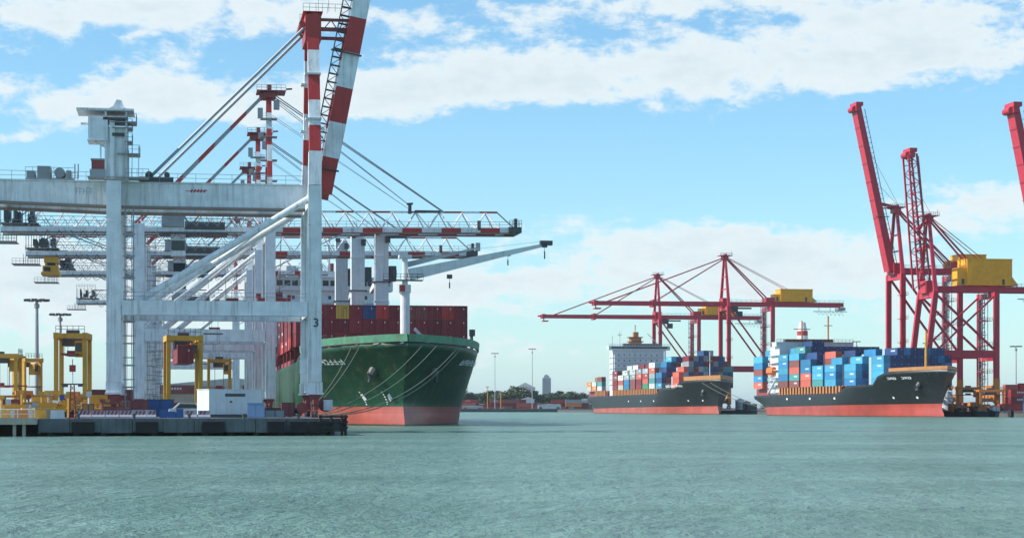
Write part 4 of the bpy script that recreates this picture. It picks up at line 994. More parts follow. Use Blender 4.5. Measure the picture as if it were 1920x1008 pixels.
def white_ship_green():
    t = ship_root(327, 'large green container ship with red boot top moored bow on beside the white cranes', 1, 20.6)
    h = Hull(270, 32.2, [(0, 14.2), (10, 13.8), (22, 13.0), (34, 12.6), (40, 11.6), (270, 11.6)], 14.2, entry_w=52, entry_t=30, over=7.0)
    hull = h.build(hull_mat('green_hull_paint', (0.005, 0.060, 0.028), (0.37, 0.075, 0.055), 3.3, 0.0, rust=0.75), t)
    h.band(-1, 24, 0.0, 1.25, M['lgreen'], 'bulwark', t)
    # rusty red coaming and lashing bridges along the deck edge
    mb = MB()
    for i in range(14):
        s = 46 + i * 14.2
        for side in (-1, 1):
            x = side * 15.6; mb.box(x - .35, x + .35, s, s + 0.9, 11.6, 17.5); mb.box(x - .2, x + .2, s + .9, s + 14.2, 11.6, 12.6); mb.beam((x, s + .9, 12), (x, s + 8, 15.6), .3, .3)
        mb.box(-15.4, 15.4, s, s + .8, 11.6, 14.3)
    build_each(mb, 'lashing_bridge', M['dred'], t)
    # breakwater on the forecastle
    mb = MB(); mb.box(-14.6, 14.6, 31.5, 31.9, 13.0, 14.9)
    for i in range(9): mb.prism([(0, 0)] * 0 or [(-14 + i * 3.5, 13.0), (-13.8 + i * 3.5, 13.0), (-13.8 + i * 3.5, 14.6), (-14 + i * 3.5, 14.6)], 29.8, 31.5)
    mb.build('breakwater', M['dred'], t)
    marks(h, t, 6.5, 10.6, [1.2, .9, .9, .8, 1.0, .9, .9, .8, 1.0, .9, .8], -1, .9, name='name_lettering', gap=.35)
    marks(h, t, 9, 10.6, [1.4, 1.2, 1.2, 1.0, 1.3, 1.2, 1.2, 1.1, 1.4, 1.1], 1, .95, name='name_lettering', gap=.35)
    for side in (-1, 1): anchor(h, t, 2.6 if side < 0 else 3.4, 9.0, side)
    mb = MB()                                                  # draught marks, thruster marks
    for i in range(6):
        for s in (9.0, 3.5):
            mb.sheet([h.pt(s, 3.6 + i * .42, -1, .05), h.pt(s + .35, 3.6 + i * .42, -1, .05), h.pt(s + .35, 3.8 + i * .42, -1, .05), h.pt(s, 3.8 + i * .42, -1, .05)])
    for s in (8.4, 2.0): mb.sheet([h.pt(s, 4.6, -1, .06), h.pt(s + .9, 4.2, -1, .06), h.pt(s + 1.0, 5.2, -1, .06), h.pt(s + .3, 5.6, -1, .06)])
    build_each(mb, 'draught_mark', M['lettering'], t)
    mb = MB(); mb.rail((-12, 14, 14.9), (-15.2, 30, 14.6), 1.0, 1.5, .07)
    for x, s in ((-5, -1), (-2, -4), (3, -4), (6, 0), (9, 4), (-9, 5), (-12, 12)): mb.box(x - .3, x + .3, s + 2, s + 2.6, 14.3, 15.5)
    mb.tube((15.0, 22, 13), (15.0, 22, 17.2), .3, 8); mb.box(14.6, 15.6, 21.6, 22.4, 16.2, 17.4)
    build_each(mb, 'deck_fitting', M['dgrey'], t)
    # slender foremast crane with a long jib swung over the port side
    mb = MB(); mb.tube((1.3, 9.0, 13.5), (1.3, 9.0, 23.2), 0.85, 16); mb.tube((1.3, 9, 23.2), (1.3, 9, 24.6), 1.05, 16); mb.tube((1.3, 9, 24.6), (1.3, 9, 29.6), .5, 10); mb.box(.2, 2.4, 8, 10, 29.2, 29.8)
    dc = mb.build('deck_crane', M['shipwhite'], t)
    mb = MB(); mb.box(.3, 1.2, 7.9, 8.2, 23.4, 24.5); mb.build('crane_control_box', M['red'], dc)
    mb = MB(); mb.box(-2.6, 4.4, 8.0, 10, 25.3, 25.45); mb.rail((-2.6, 8, 25.45), (4.4, 8, 25.45), 1.0, .9, .06); mb.build('crane_platform', M['dgrey'], dc)
    mb = MB(); mb.beam((1.8, 8.6, 26.3), (26.4, 9.5, 32.0), 1.2, 2.1, 0, .7, .5); mb.build('jib', M['shipwhite'], dc)
    mb = MB(); mb.beam((1.8, 9.8, 28.2), (14.6, 12.5, 31.5), .8, 1.0, 0, .5, .3); mb.box(14.3, 15.1, 12, 13, 31.0, 32.4); mb.build('stowed_boom', M['grey'], dc)
    mb = MB()
    for x, z, l in ((26.2, 31.6, 2.2), (19.6, 30.0, 1.6), (9.2, 25.9, 1.7)):
        mb.tube((x, 9.2, z), (x, 9.2, z - .8), .04, 5); mb.box(x - .1, x + .1, 9.1, 9.3, z - .8 - l * .6, z - .8); mb.box(x - .45, x + .45, 8.9, 9.6, z - .1, z + .6)
    mb.box(25.4, 27.6, 8.9, 10, 31.9, 32.7)
    build_each(mb, 'hook', M['dgrey'], dc)
    mb = MB(); mb.beam((3.1, 10, 17), (5.6, 10, 14.4), .35, .5); mb.beam((2.4, 9.5, 29.6), (26, 9.5, 32.6), .06); build_each(mb, 'crane_brace', M['shipwhite'], dc)
    # three tall deck-crane pedestals further aft
    for x, s, z, w in ((1.6, 52.0, 37.6, 2.6), (-.6, 80.5, 39.4, 2.8), (-.8, 121.5, 42.0, 2.8)):
        mb = MB(); mb.box(x - w / 2, x + w / 2, s, s + 3, 11.6, z); mb.box(x - w / 2 - .1, x + w / 2 + .1, s - .1, s + 3.1, z - 4.6, z - 4.45); mb.box(x - w / 2 - .15, x + w / 2 + .15, s - .1, s + 3.1, 24, 24.2)
        pd = mb.build('deck_crane', M['shipwhite'], t)
        mb = MB(); mb.tube((x - .9, s - .4, z + .1), (x - .9, s + .4, z + .1), .6, 10); mb.box(x + .6, x + 1.6, s - .6, s + .3, z - 2, z - .7); mb.box(x + 1.5, x + 2.9, s + .4, s + 2.4, z - 9.5, z - 6.5); mb.box(x - w / 2 - .5, x + w / 2 + .5, s - .3, s + 3.3, 27.8, 28.0); mb.box(x + 2.0, x + 2.9, s - .2, s + .8, 29.0, 30.3)
        build_each(mb, 'sheave_block', M['dgrey'], pd)
        mb = MB(); mb.beam((x, s + 3, 28.5), (x + .5, s + 27, 27.6), 1.8, 1.8, 0, .8, .8); mb.build('jib', M['shipwhite'], pd)
    # accommodation
    S0 = 170
    mb = MB(); mb.box(-14.5, 14.5, S0, S0 + 13, 11.6, 33.2); mb.box(-16.2, 16.2, S0 - .8, S0 + 5, 33.2, 36.4); mb.box(-16.4, 16.4, S0 - 1, S0 + 6, 36.4, 36.7); mb.box(-6, 7, S0 + 1, S0 + 8, 36.7, 38.3)
    for z in (15, 18, 21, 24, 27, 30): mb.box(-15.4, 15.4, S0 - .7, S0 + 13.2, z, z + .2)
    ac = mb.build('accommodation', M['shipwhite'], t)
    mb = MB()
    for i in range(16): mb.box(-15.6 + i * 1.96, -14.1 + i * 1.96, S0 - .86, S0 - .81, 34.4, 35.8)
    build_each(mb, 'bridge_window', M['glass'], ac)
    mb = MB()
    for z in (16, 19, 22, 25, 28, 31):
        for i in range(9): mb.box(-12.8 + i * 3.1, -12.1 + i * 3.1, S0 - .05, S0 - .01, z, z + .9)
    build_each(mb, 'porthole', M['glass'], ac)
    mb = MB(); mb.box(-4, 4, S0 + 14, S0 + 22, 11.6, 39); mb.tube((-1.5, S0 + 17, 39), (-1.5, S0 + 17, 41.5), .8, 10); mb.tube((1.5, S0 + 17, 39), (1.5, S0 + 17, 41.5), .8, 10); mb.build('funnel', M['dred'], t)
    mb = MB(); mb.tube((0, S0 + 4, 38.3), (0, S0 + 4, 47), .35, 8); mb.box(-3, 3, S0 + 3.8, S0 + 4.2, 43, 43.3); mb.box(-1.4, 1.4, S0 + 3.6, S0 + 3.8, 45, 45.3); mb.box(-11, -8, S0 + 1, S0 + 3, 36.7, 39.6); mb.tube((8, S0 + 3, 36.7), (8, S0 + 3, 40.0), .9, 12)
    build_each(mb, 'radar_mast', M['shipwhite'], ac)
    # cargo
    who = 'green ship'
    g = 'containers stacked on the green ship'
    top = ['maroon', 'red', 'maroon', 'yellow', 'maroon', 'navy', 'red', 'maroon', 'brown', 'brown', 'maroon', 'red', 'maroon']
    hs = [3] * 13
    x = {}
    for r in range(13):
        for k in range(2): x[(r, k)] = 'maroon'
        x[(r, 2)] = top[r]
    bays = [dict(s=35.5, h=hs, x=x, pal=['maroon'], right=True, n=0)]
    for i in range(1, 5):
        hh = [3, 3, 3, 3, 3, 2, 2, 3, 3, 3, 3, 3, 3]
        bays.append(dict(s=35.5 + 14.2 * i + (4 if i > 0 else 0) + (2 if i > 2 else 0), h=hh, pal=['maroon', 'red', 'brown', 'maroon'], left=None, n=i))
    # yellow box rides a little higher than its neighbours: the row heights in the first bay
    load_ship(t, h, bays, 14.6, who, g)
    return t, h
gship, ghull = white_ship_green()

def black_ship(D, label, who, length, bays, zdeck=8.4, zcont=11.0, house_s=131, house=None, stemz=15.9, boot=(0.40, 0.062, 0.045), fore=None, seed=3, name_marks=None, mast='white', bul=1.15, bootz=4.5, boots=-0.008):
    t = ship_root(D, label, 2, 21.0 if True else 0)
    tops = [(0, stemz), (20, stemz - .6), (27, stemz - 1.4), (30, zdeck + 2.8), (52, zdeck + 2.4), (56, zdeck), (length, zdeck - .3)]
    h = Hull(length, 32.2, tops, stemz + .2, entry_w=72, entry_t=50, over=5.0)
    h.build(hull_mat(who.replace(' ', '_') + '_paint', (0.009, 0.010, 0.013), boot, bootz, -boots, rust=0.12), t)
    h.band(-1, 17, 0.0, bul, M['shipbuff'], 'bulwark', t)
    if name_marks:
        for wd, hg, s0, z0 in name_marks: marks(h, t, s0, z0, wd, -1, hg, gap=.3)
    anchor(h, t, 7, 10.5, -1); anchor(h, t, 7, 10.5, 1)
    mb = MB()                                                  # buff lashing posts standing along the deck edge
    for i in range(int((length - 60) / 3.55)):
        s = 34 + i * 3.55
        if s > length - 8 or (house_s - 3 < s < house_s + 16): continue
        x = h.half(s, h.top(s)) - .35; z = h.top(s)
        for side in (-1, 1): mb.box(side * x - .4, side * x + .4, s, s + 1.5, z, zcont)
    build_each(mb, 'stanchion', M['shipbuff'], t)
    mb = MB(); mb.box(-14.5, 14.5, 62, house_s - 3, zdeck - .4, zcont - .12); mb.box(-8.5, 8.5, 36, 61.99, zdeck - .4, zcont - .12); mb.box(-14.0, 14.0, house_s + 16, length - 3, zdeck - .4, zcont - .12); build_each(mb, 'hatch_cover', M['dred'], t)
    mb = MB()
    mc = {'white': M['shipwhite'], 'yellow': M['yellow']}[mast]
    mb.tube((0, 14, stemz - 1), (0, 14, stemz + 13.5), .5 if mast == 'yellow' else .3, 8, r2=.35 if mast == 'yellow' else .15); mb.box(-1.2, 1.2, 13.8, 14.2, stemz + 9, stemz + 9.3)
    mb.build('foremast', mc, t)
    mb = MB()                                                  # small white marks on the side
    for s in (60, 88, 116, 20, 9): mb.sheet([h.pt(s, 6.2, -1, .15), h.pt(s + (1.8 if s > 30 else .9), 6.2, -1, .15), h.pt(s + (1.8 if s > 30 else .9), 6.9, -1, .15), h.pt(s, 6.9, -1, .15)])
    build_each(mb, 'hull_mark', M['lettering'], t)
    load_ship(t, h, bays, zcont, who, 'containers stacked on the ' + who, seed=seed)
    return t, h

# --- nearer black ship, blue boxes; navy paints shade onto their front ends
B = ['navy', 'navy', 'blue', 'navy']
def full(k): return [k] * 13
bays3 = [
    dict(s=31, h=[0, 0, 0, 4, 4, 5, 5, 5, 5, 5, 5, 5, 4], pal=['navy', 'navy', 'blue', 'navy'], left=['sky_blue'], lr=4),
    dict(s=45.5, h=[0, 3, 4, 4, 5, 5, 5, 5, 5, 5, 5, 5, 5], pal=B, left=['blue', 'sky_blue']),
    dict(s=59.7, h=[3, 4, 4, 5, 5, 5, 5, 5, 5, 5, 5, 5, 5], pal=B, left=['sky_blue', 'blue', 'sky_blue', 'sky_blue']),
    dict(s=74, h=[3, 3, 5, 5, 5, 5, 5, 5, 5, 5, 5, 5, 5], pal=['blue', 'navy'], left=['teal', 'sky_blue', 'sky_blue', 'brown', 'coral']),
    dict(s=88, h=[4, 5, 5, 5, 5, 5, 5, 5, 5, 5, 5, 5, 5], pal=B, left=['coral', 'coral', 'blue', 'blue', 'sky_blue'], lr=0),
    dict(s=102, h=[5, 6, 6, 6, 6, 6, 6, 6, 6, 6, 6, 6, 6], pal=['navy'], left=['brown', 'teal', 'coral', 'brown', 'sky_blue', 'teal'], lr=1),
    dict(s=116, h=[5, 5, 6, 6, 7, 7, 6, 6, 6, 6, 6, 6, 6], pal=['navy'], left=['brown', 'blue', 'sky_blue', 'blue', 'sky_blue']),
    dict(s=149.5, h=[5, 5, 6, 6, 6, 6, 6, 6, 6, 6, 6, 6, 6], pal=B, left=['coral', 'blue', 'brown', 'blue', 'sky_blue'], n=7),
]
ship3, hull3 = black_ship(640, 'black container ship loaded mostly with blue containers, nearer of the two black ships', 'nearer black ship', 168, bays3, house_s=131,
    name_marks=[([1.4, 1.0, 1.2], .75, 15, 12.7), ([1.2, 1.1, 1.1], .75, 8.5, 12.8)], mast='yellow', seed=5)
def house3(t):
    S0 = 131
    mb = MB(); mb.box(-14.8, 14.8, S0, S0 + 12, 8, 27.6); mb.box(-16.1, 16.1, S0, S0 + 6, 27.6, 29.2); mb.box(-16.2, 16.2, S0 - .3, S0 + 7, 29.2, 29.4)
    for z in (12, 15, 18, 21, 24): mb.box(-16, 16, S0 + 1, S0 + 11, z, z + .2)
    a = mb.build('accommodation', M['shipwhite'], t)
    mb = MB(); mb.box(-12, 8, S0 + 1, S0 + 4, 29.4, 30.5); build_each(mb, 'bridge_window', M['glass'], a)
    mb = MB(); mb.tube((0, S0 + 16, 29), (0, S0 + 16, 32.6), 2.2, 14); mb.tube((0, S0 + 16, 32.6), (0, S0 + 16, 34.4), 2.2, 14, 1); mb.tube((0, S0 + 16, 34.4), (0, S0 + 16, 38), 2.0, 14, 0, 1.2); mb.box(-2.4, 2.4, S0 + 14.6, S0 + 18, 24, 29)
    mb.build('funnel', [M['shipwhite'], M['red']], t)
    mb = MB()
    mb.tube((-4.5, S0 + 3, 29.4), (-4.5, S0 + 3, 38), .3, 8); mb.box(-8, -1, S0 + 2.9, S0 + 3.1, 34.5, 34.8); mb.tube((6.5, S0 + 3, 29.4), (6.5, S0 + 3, 40), .35, 8); mb.box(4.8, 8.2, S0 + 2.9, S0 + 3.1, 36, 36.3); mb.rail((-16, S0 - .2, 29.4), (16, S0 - .2, 29.4), 1.1, 1.6, .1)
    build_each(mb, 'radar_mast', M['shipbuff'], a)
    mb = MB(); mb.box(-15.9, -14.9, S0 + 6, S0 + 12.5, 16.2, 16.5)
    mb.prism([(-16.6, 17.2), (-15.9, 16.6), (-14.9, 16.6), (-14.4, 17.4), (-14.6, 19), (-15.5, 19.6), (-16.4, 19)], S0 + 4.5, S0 + 12.5); mb.build('lifeboat', M['boat'], t)
    mb = MB()
    for z in (9, 11.5, 14): mb.box(-16.1, -15, S0 + 1, S0 + 12, z, z + .25); mb.rail((-16.1, S0 + 1, z + .25), (-16.1, S0 + 12, z + .25), 1.0, 1.2, .1)
    mb.beam((-16.3, S0 + 1, 14), (-16.3, S0 + 10, 9), .7, .4); mb.build('gangway', M['shipwhite'], t)
house3(ship3)

# --- farther black ship, mixed boxes
P2 = ['maroon', 'brown', 'navy', 'navy', 'grey', 'maroon', 'green', 'brown', 'teal', 'navy']
D2 = ['navy', 'maroon', 'brown', 'navy', 'grey', 'teal']
bays2 = [
    dict(s=30, h=[0, 0, 3, 4, 6, 6, 6, 7, 7, 6, 6, 5, 4], pal=D2, left=['coral', 'coral', 'coral', 'coral', 'navy', 'blue'], lr=3),
    dict(s=44.5, h=[3, 5, 6, 6, 6, 6, 6, 6, 6, 6, 6, 6, 6], pal=D2, left=['sky_blue', 'navy', 'blue', 'navy', 'blue', 'sky_blue']),
    dict(s=59, h=[5, 5, 5, 5, 5, 6, 6, 6, 6, 6, 6, 6, 6], pal=D2, left=['white', 'teal', 'grey', 'coral', 'white', 'green']),
    dict(s=73.3, h=[4, 4, 4, 5, 5, 5, 5, 5, 5, 5, 5, 5, 5], pal=P2, left=['green', 'coral', 'red', 'grey']),
    dict(s=87.5, h=[4, 4, 5, 5, 5, 5, 5, 5, 5, 5, 5, 5, 5], pal=P2, left=['maroon', 'maroon', 'coral', 'grey', 'maroon']),
    dict(s=101.7, h=[4, 4, 5, 5, 5, 5, 5, 5, 5, 5, 5, 5, 5], pal=['grey', 'teal', 'maroon'], left=['brown', 'brown', 'grey', 'white', 'maroon']),
    dict(s=116, h=[3, 4, 5, 5, 5, 5, 5, 5, 5, 5, 5, 5, 5], pal=P2, left=['blue', 'blue', 'grey', 'green', 'white']),
    dict(s=130, h=[3, 4, 5, 5, 5, 4, 4, 4, 4, 4, 4, 4, 4], pal=P2, left=['sand', 'coral', 'white', 'white', 'white']),
    dict(s=144, h=[4, 4, 4, 4, 4, 4, 4, 4, 4, 4, 4, 4, 4], pal=P2, left=['maroon', 'maroon', 'brown', 'maroon']),
    dict(s=184, h=[3, 3, 3, 4, 4, 4, 4, 4, 4, 4, 4, 4, 4], pal=P2, left=['white', 'teal', 'brown', 'teal'], n=9),
    dict(s=199, h=[2, 3, 3, 3, 3, 3, 3, 3, 3, 3, 3, 3, 3], pal=P2, left=['orange', 'white', 'coral', 'teal'], n=10),
    dict(s=213, h=[2, 2, 3, 3, 3, 3, 3, 3, 3, 3, 3, 3, 3], pal=P2, left=['sand', 'orange', 'green'], n=11),
]
ship2, hull2 = black_ship(910, 'black container ship with mixed coloured containers, farther left of the two black ships', 'farther black ship', 232, bays2, zdeck=10.0, zcont=12.8, house_s=160,
    stemz=16.6, boot=(0.40, 0.085, 0.06), name_marks=[([1.6, 1.2, 1.4], 1.3, 33, 13.0), ([1.3] * 8, 0.9, 20, 13.2)], mast='white', bul=1.9, bootz=3.9, boots=-0.006, seed=11)
def house2(t):
    S0 = 160
    mb = MB(); mb.box(-14.0, 14.0, S0, S0 + 13, 9, 34.5); mb.box(-17.5, 17.5, S0 - .5, S0 + 5, 35.2, 37.4); mb.box(-14.2, 14.2, S0 - .2, S0 + 13, 34.5, 35.2)
    for z in (16, 19, 22, 25, 28, 31): mb.box(-14.6, 14.6, S0 - .5, S0 + 13.2, z, z + .25)
    for s in (-1, 1): mb.box(s * 14.8 - .3, s * 14.8 + .3, S0 - .2, S0 + .6, 10, 35)
    a = mb.build('accommodation', M['shipwhite'], t)
    mb = MB(); mb.box(-9, 13, S0 - .2, S0 + 3, 37.42, 38.8); mb.box(-16, 16, S0 - .58, S0 - .51, 36.0, 37.0)
    for z in (17, 20, 23, 26, 29, 32):
        for i in range(8): mb.box(-12 + i * 3.1, -11.4 + i * 3.1, S0 - .06, S0 - .01, z, z + .7)
    build_each(mb, 'bridge_window', M['glass'], a)
    mb = MB(); mb.box(-3.4, 2.8, S0 + 6, S0 + 12, 37, 39.8); mb.box(-4.4, 3.8, S0 + 5.5, S0 + 12, 39.8, 40.3, 1); mb.box(-3.2, 2.6, S0 + 6, S0 + 12, 40.3, 42.2); mb.box(-4.6, 3.4, S0 + 5.5, S0 + 11, 42.2, 42.7, 1); mb.box(-1.6, 1.2, S0 + 7, S0 + 10, 42.7, 45.5); mb.tube((-.5, S0 + 8, 46), (-.5, S0 + 8, 49.5), .3, 6)
    mb.build('funnel', [M['shipbuff'], M['dred']], t)
    mb = MB(); mb.tube((-15.5, S0, 37.4), (-15.5, S0, 43), .25, 6); mb.tube((-11, S0 + 1, 37.4), (-11, S0 + 1, 46), .25, 6); mb.box(-12.2, -9.8, S0 + .8, S0 + 1.2, 43.5, 43.9); mb.beam((4.5, S0, 44.5), (11, S0, 38), .3); mb.rail((-17.5, S0 - .5, 37.4), (17.5, S0 - .5, 37.4), 1.1, 1.6, .12)
    build_each(mb, 'radar_mast', M['shipwhite'], a)
house2(ship2)

# ------------------------------------------------------------------ mooring lines
def rope(p, q, sag, label, r=0.07):
    p = Vector(p); q = Vector(q); pts = []
    for i in range(15):
        k = i / 14; o = p.lerp(q, k); o.z -= sag * 4 * k * (1 - k); pts.append(o)
    mb = MB(); mb.path(pts, r, 5); tag(mb.build('mooring_rope', M['rope']), label, 'rope', 'mooring lines')
def on(t, v): return Matrix.Translation(t.location) @ Matrix.Rotation(TH, 4, 'Z') @ Vector(v)
for (x, s, z), (ex, ey), sag, lb in (
    ((2.6, -5.6, 13.6), (-0.6, -14), 1.6, 'mooring rope from the green bow just left of the stem, highest of the long ones'),
    ((5.2, -4.2, 13.6), (-0.2, -14), 2.0, 'mooring rope from right of the green stem, second of the long ones'),
    ((9.6, 1.2, 13.5), (0.4, -13.5), 2.6, 'mooring rope from the starboard side of the green bow, third of the long ones'),
    ((10.4, 2.4, 13.5), (0.8, -13.0), 2.9, 'lowest mooring rope across the green bow, from its far shoulder'),
    ((-8.6, 3.0, 13.4), (-0.4, 12), 1.0, 'short steep mooring rope at the left of the green bow, nearer the crane leg'),
    ((-7.4, 1.2, 13.4), (-0.4, 11), 1.0, 'short steep mooring rope at the left of the green bow, nearer the stem')):
    e = loc1(ex, ey, DECK + .3); rope(on(gship, (x, s, z)), e, sag, lb)
for (x, s, z), (ex, ey), sag, lb in (
    ((-3, -3, 15), (0.6, 66), 2.4, 'upper mooring rope across the bow of the nearer black ship'),
    ((-5, 0, 15), (0.6, 64), 2.8, 'lower mooring rope across the bow of the nearer black ship')):
    rope(on(ship3, (x, s, z)), loc2(ex, ey, DECK + .4), sag, lb, .12)
for (x, s, z), (ex, ey), sag, lb in (((-4, -1, 15), (0.6, -150), 2, 'upper mooring rope at the bow of the farther black ship'), ((-7, 3, 15), (0.6, -152), 2.6, 'lower mooring rope at the bow of the farther black ship')):
    rope(on(ship2, (x, s, z)), loc2(ex, ey, DECK + .4), sag, lb, .13)

# ------------------------------------------------------------------ straddle carriers
def straddle(loc, rz, label, W=4.9, Ln=9.0, H=12.6, mat_=None, load=None, loadz=7.6):
    m = mat_ or M['yellow']
    t = root('straddle_carrier', loc, rz, label, 'straddle carrier', 'yellow straddle carriers in the yard')
    for x in (-W / 2, W / 2):
        mb = MB(); mb.box(x - .38, x + .38, -Ln / 2, Ln / 2, 1.1, 1.9); mb.build('side_frame', m, t)
        for y in (-Ln / 2 + .6, Ln / 2 - .6):
            mb = MB(); mb.box(x - .3, x + .3, y - .35, y + .35, 1.9, H - .9); mb.build('leg', m, t)
        for i in range(4):
            y = -Ln / 2 + 1.1 + i * (Ln - 2.2) / 3
            mb = MB(); mb.tube((x - .25, y, .75), (x + .25, y, .75), .75, 14); mb.build('wheel', M['rubber'], t)
        mb = MB(); mb.box(x - .35, x + .35, -Ln / 2, Ln / 2, H - .9, H); mb.build('top_beam', m, t)
    mb = MB()
    for y in (-Ln / 2 + .4, Ln / 2 - .4): mb.box(-W / 2 + .35, W / 2 - .35, y - .4, y + .4, H - .8, H - .1)
    build_each(mb, 'cross_beam', m, t)
    mb = MB(); mb.box(-1.4, 1.4, -2.0, 2.0, H - 1.9, H - .85); mb.box(-.9, .9, -1, 1, H - .1, H + .5); mb.tube((-1.3, -1, H - 1.2), (1.3, -1, H - 1.2), .5, 10); mb.rail((-W / 2, -Ln / 2 + .1, H), (W / 2, -Ln / 2 + .1, H), 1.0, .8, .07)
    build_each(mb, 'hoist_machinery', M['dgrey'], t)
    mb = MB(); mb.box(W / 2 - 1.5, W / 2 - .4, -Ln / 2 + .9, -Ln / 2 + 2.6, H - 3.6, H - 1.2); c = mb.build('operator_cab', m, t)
    mb = MB(); mb.box(W / 2 - 1.4, W / 2 - .5, -Ln / 2 + .84, -Ln / 2 + .89, H - 2.8, H - 1.5); build_each(mb, 'cab_window', M['glass'], c)
    mb = MB(); zz = loadz + 2.9
    mb.box(-1.2, 1.2, -5.6, 5.6, zz - .25, zz); mb.box(-.8, .8, -1, 1, zz, zz + .5)
    for x in (-1, 1):
        for y in (-2, 2): mb.beam((x, y, zz), (x, y, H - 1.5), .06)
    mb.build('spreader', M['dred'], t)
    if load:
        L_ = 12.2; o = Matrix.Translation(loc) @ Matrix.Rotation(rz, 4, 'Z') @ Vector((-1.22, -6.1, loadz))
        container(load, o, rz, f"{load.replace('_', ' ')} container slung high inside the nearest yellow straddle carrier", 'containers in the yard', L_)
    return t
Z0 = DECK
def gp(px, D, z=Z0): v = at(px, HZ, D); v.z = z; return v
straddle(gp(343, 300), TH + R(4), 'tall yellow straddle carrier under the near white crane, left of the white cabin', H=12.4, load='maroon', loadz=8.0)
straddle(gp(137, 290), TH - R(3), 'tall yellow straddle carrier left of the landside crane leg, beside the light masts', W=4.2, Ln=8, H=12.4, loadz=6.4)
straddle(gp(411, 450), TH, 'small distant yellow straddle carrier behind the white cabin roof', H=12.6, loadz=3)
straddle(gp(36, 420), TH + R(50), 'brown and yellow straddle carrier at the left edge of the yard, seen from its side', H=12.0, loadz=3)
straddle(gp(-2, 400), TH + R(85), 'yellow straddle carrier cut by the left edge of the photo', H=12.4, loadz=3)

# ------------------------------------------------------------------ light masts
def light_mast(loc, H, label, r=.38, n=8):
    t = root('light_mast', loc, 0, label, 'light mast', 'tall yard light masts')
    mb = MB(); mb.tube((0, 0, 0), (0, 0, H), r, 10, r2=r * .55); mb.box(-.6, .6, -.6, .6, 0, .5)
    mb.build('pole', M['pole'], t)
    mb = MB(); mb.tube((0, 0, H - .2), (0, 0, H + .15), 1.5, 14); mb.tube((0, 0, H * .93), (0, 0, H * .93 + .9), .6, 10); build_each(mb, 'head_frame', M['grey'], t)
    for i in range(n):
        a = 2 * math.pi * i / n; mb = MB(); c, s = math.cos(a), math.sin(a)
        mb.box(c * 2.3 - .55, c * 2.3 + .55, s * 2.3 - .35, s * 2.3 + .35, H - .3, H + .2); mb.build('floodlight', M['dgrey'], t)
    return t
light_mast(gp(69, 430), 25.3, 'tall grey light mast left of the yellow straddle carrier', .6)
light_mast(gp(113, 500), 25.5, 'light mast just right of the taller one, partly behind the straddle carrier', .45)
light_mast(gp(928, 1430, 1.6), 42, 'thin distant light mast on the far shore right of the green ship', .3)
light_mast(gp(998, 1420, 1.6), 45, 'thin distant light mast on the far shore, nearest to the tower block', .35)
light_mast(gp(1606, 1300), 46, 'thin light mast rising behind the blue containers of the nearer black ship', .5)
light_mast(gp(1905, 900), 30, 'light mast at the right edge above the yard containers', .4)

# ------------------------------------------------------------------ objects on the near wharf
def site_cabin():
    t = root('site_cabin', gp(431, 223), R(36), 'white portable site cabin with a sunlit left end, on the wharf behind striped barriers', 'cabin')
    mb = MB(); mb.box(-3.45, 3.45, -1.5, 1.5, .45, 3.25); mb.box(-3.5, 3.5, -1.55, 1.55, 3.25, 3.35)
    for x in (-3.46, -1.2, 1.1, 3.38): mb.box(x, x + .08, -1.52, -1.501, .45, 3.24)
    bd = mb.build('cabin_body', M['shipwhite'], t)
    mb = MB(); mb.box(-1.4, 1.2, -1.53, -1.505, 2.5, 2.85)
    for i in range(9): mb.box(-1.35 + i * .28, -1.2 + i * .28, -1.545, -1.532, 2.58, 2.78)
    mb.box(-.8, -.5, -1.53, -1.505, 1.8, 2.0); mb.build('side_sign', M['dgrey'], bd)
    mb = MB(); mb.box(-3.4, 3.4, -1.45, -1.2, .1, .44); mb.box(-3.4, 3.4, 1.2, 1.45, .1, .44); build_each(mb, 'skid', M['dgrey'], t)
site_cabin()
def cabinet():
    t = root('equipment_cabinet', gp(480, 217), R(4), 'light blue equipment cabinet standing at the right end of the white cabin', 'cabinet')
    mb = MB(); mb.box(-.95, .95, -.5, .5, .1, 1.7); mb.box(-1, 1, -.55, .55, 1.7, 1.78); mb.build('cabinet_body', mat('pale_blue_paint', (.20, .32, .52), .5), t)
    mb = MB(); mb.box(-.9, -.05, -.53, -.505, .2, 1.6); mb.box(.05, .9, -.53, -.505, .2, 1.6); build_each(mb, 'door', mat('pale_blue_door', (.17, .28, .47), .5), t)
cabinet()
def van(loc, rz, label, col):
    t = root('parked_car', loc, rz, label, 'car')
    mb = MB(); mb.prism([(-2.2, .35), (2.2, .35), (2.2, 1.0), (1.6, 1.15), (.9, 1.75), (-1.0, 1.8), (-1.7, 1.15), (-2.2, 1.05)], -.85, .85); b = mb.build('body', col, t)
    mb = MB(); mb.prism([(-1.45, 1.15), (1.35, 1.15), (.8, 1.65), (-.9, 1.68)], -.87, .87); mb.build('side_window', M['glass'], b)
    for x in (-1.4, 1.4):
        for y in (-.86, .66): mb = MB(); mb.tube((x, y, .33), (x, y + .2, .33), .33, 12); mb.build('wheel', M['rubber'], t)
van(gp(352, 228), R(12), 'white car parked between the blue stack and the white cabin', M['shipwhite'])

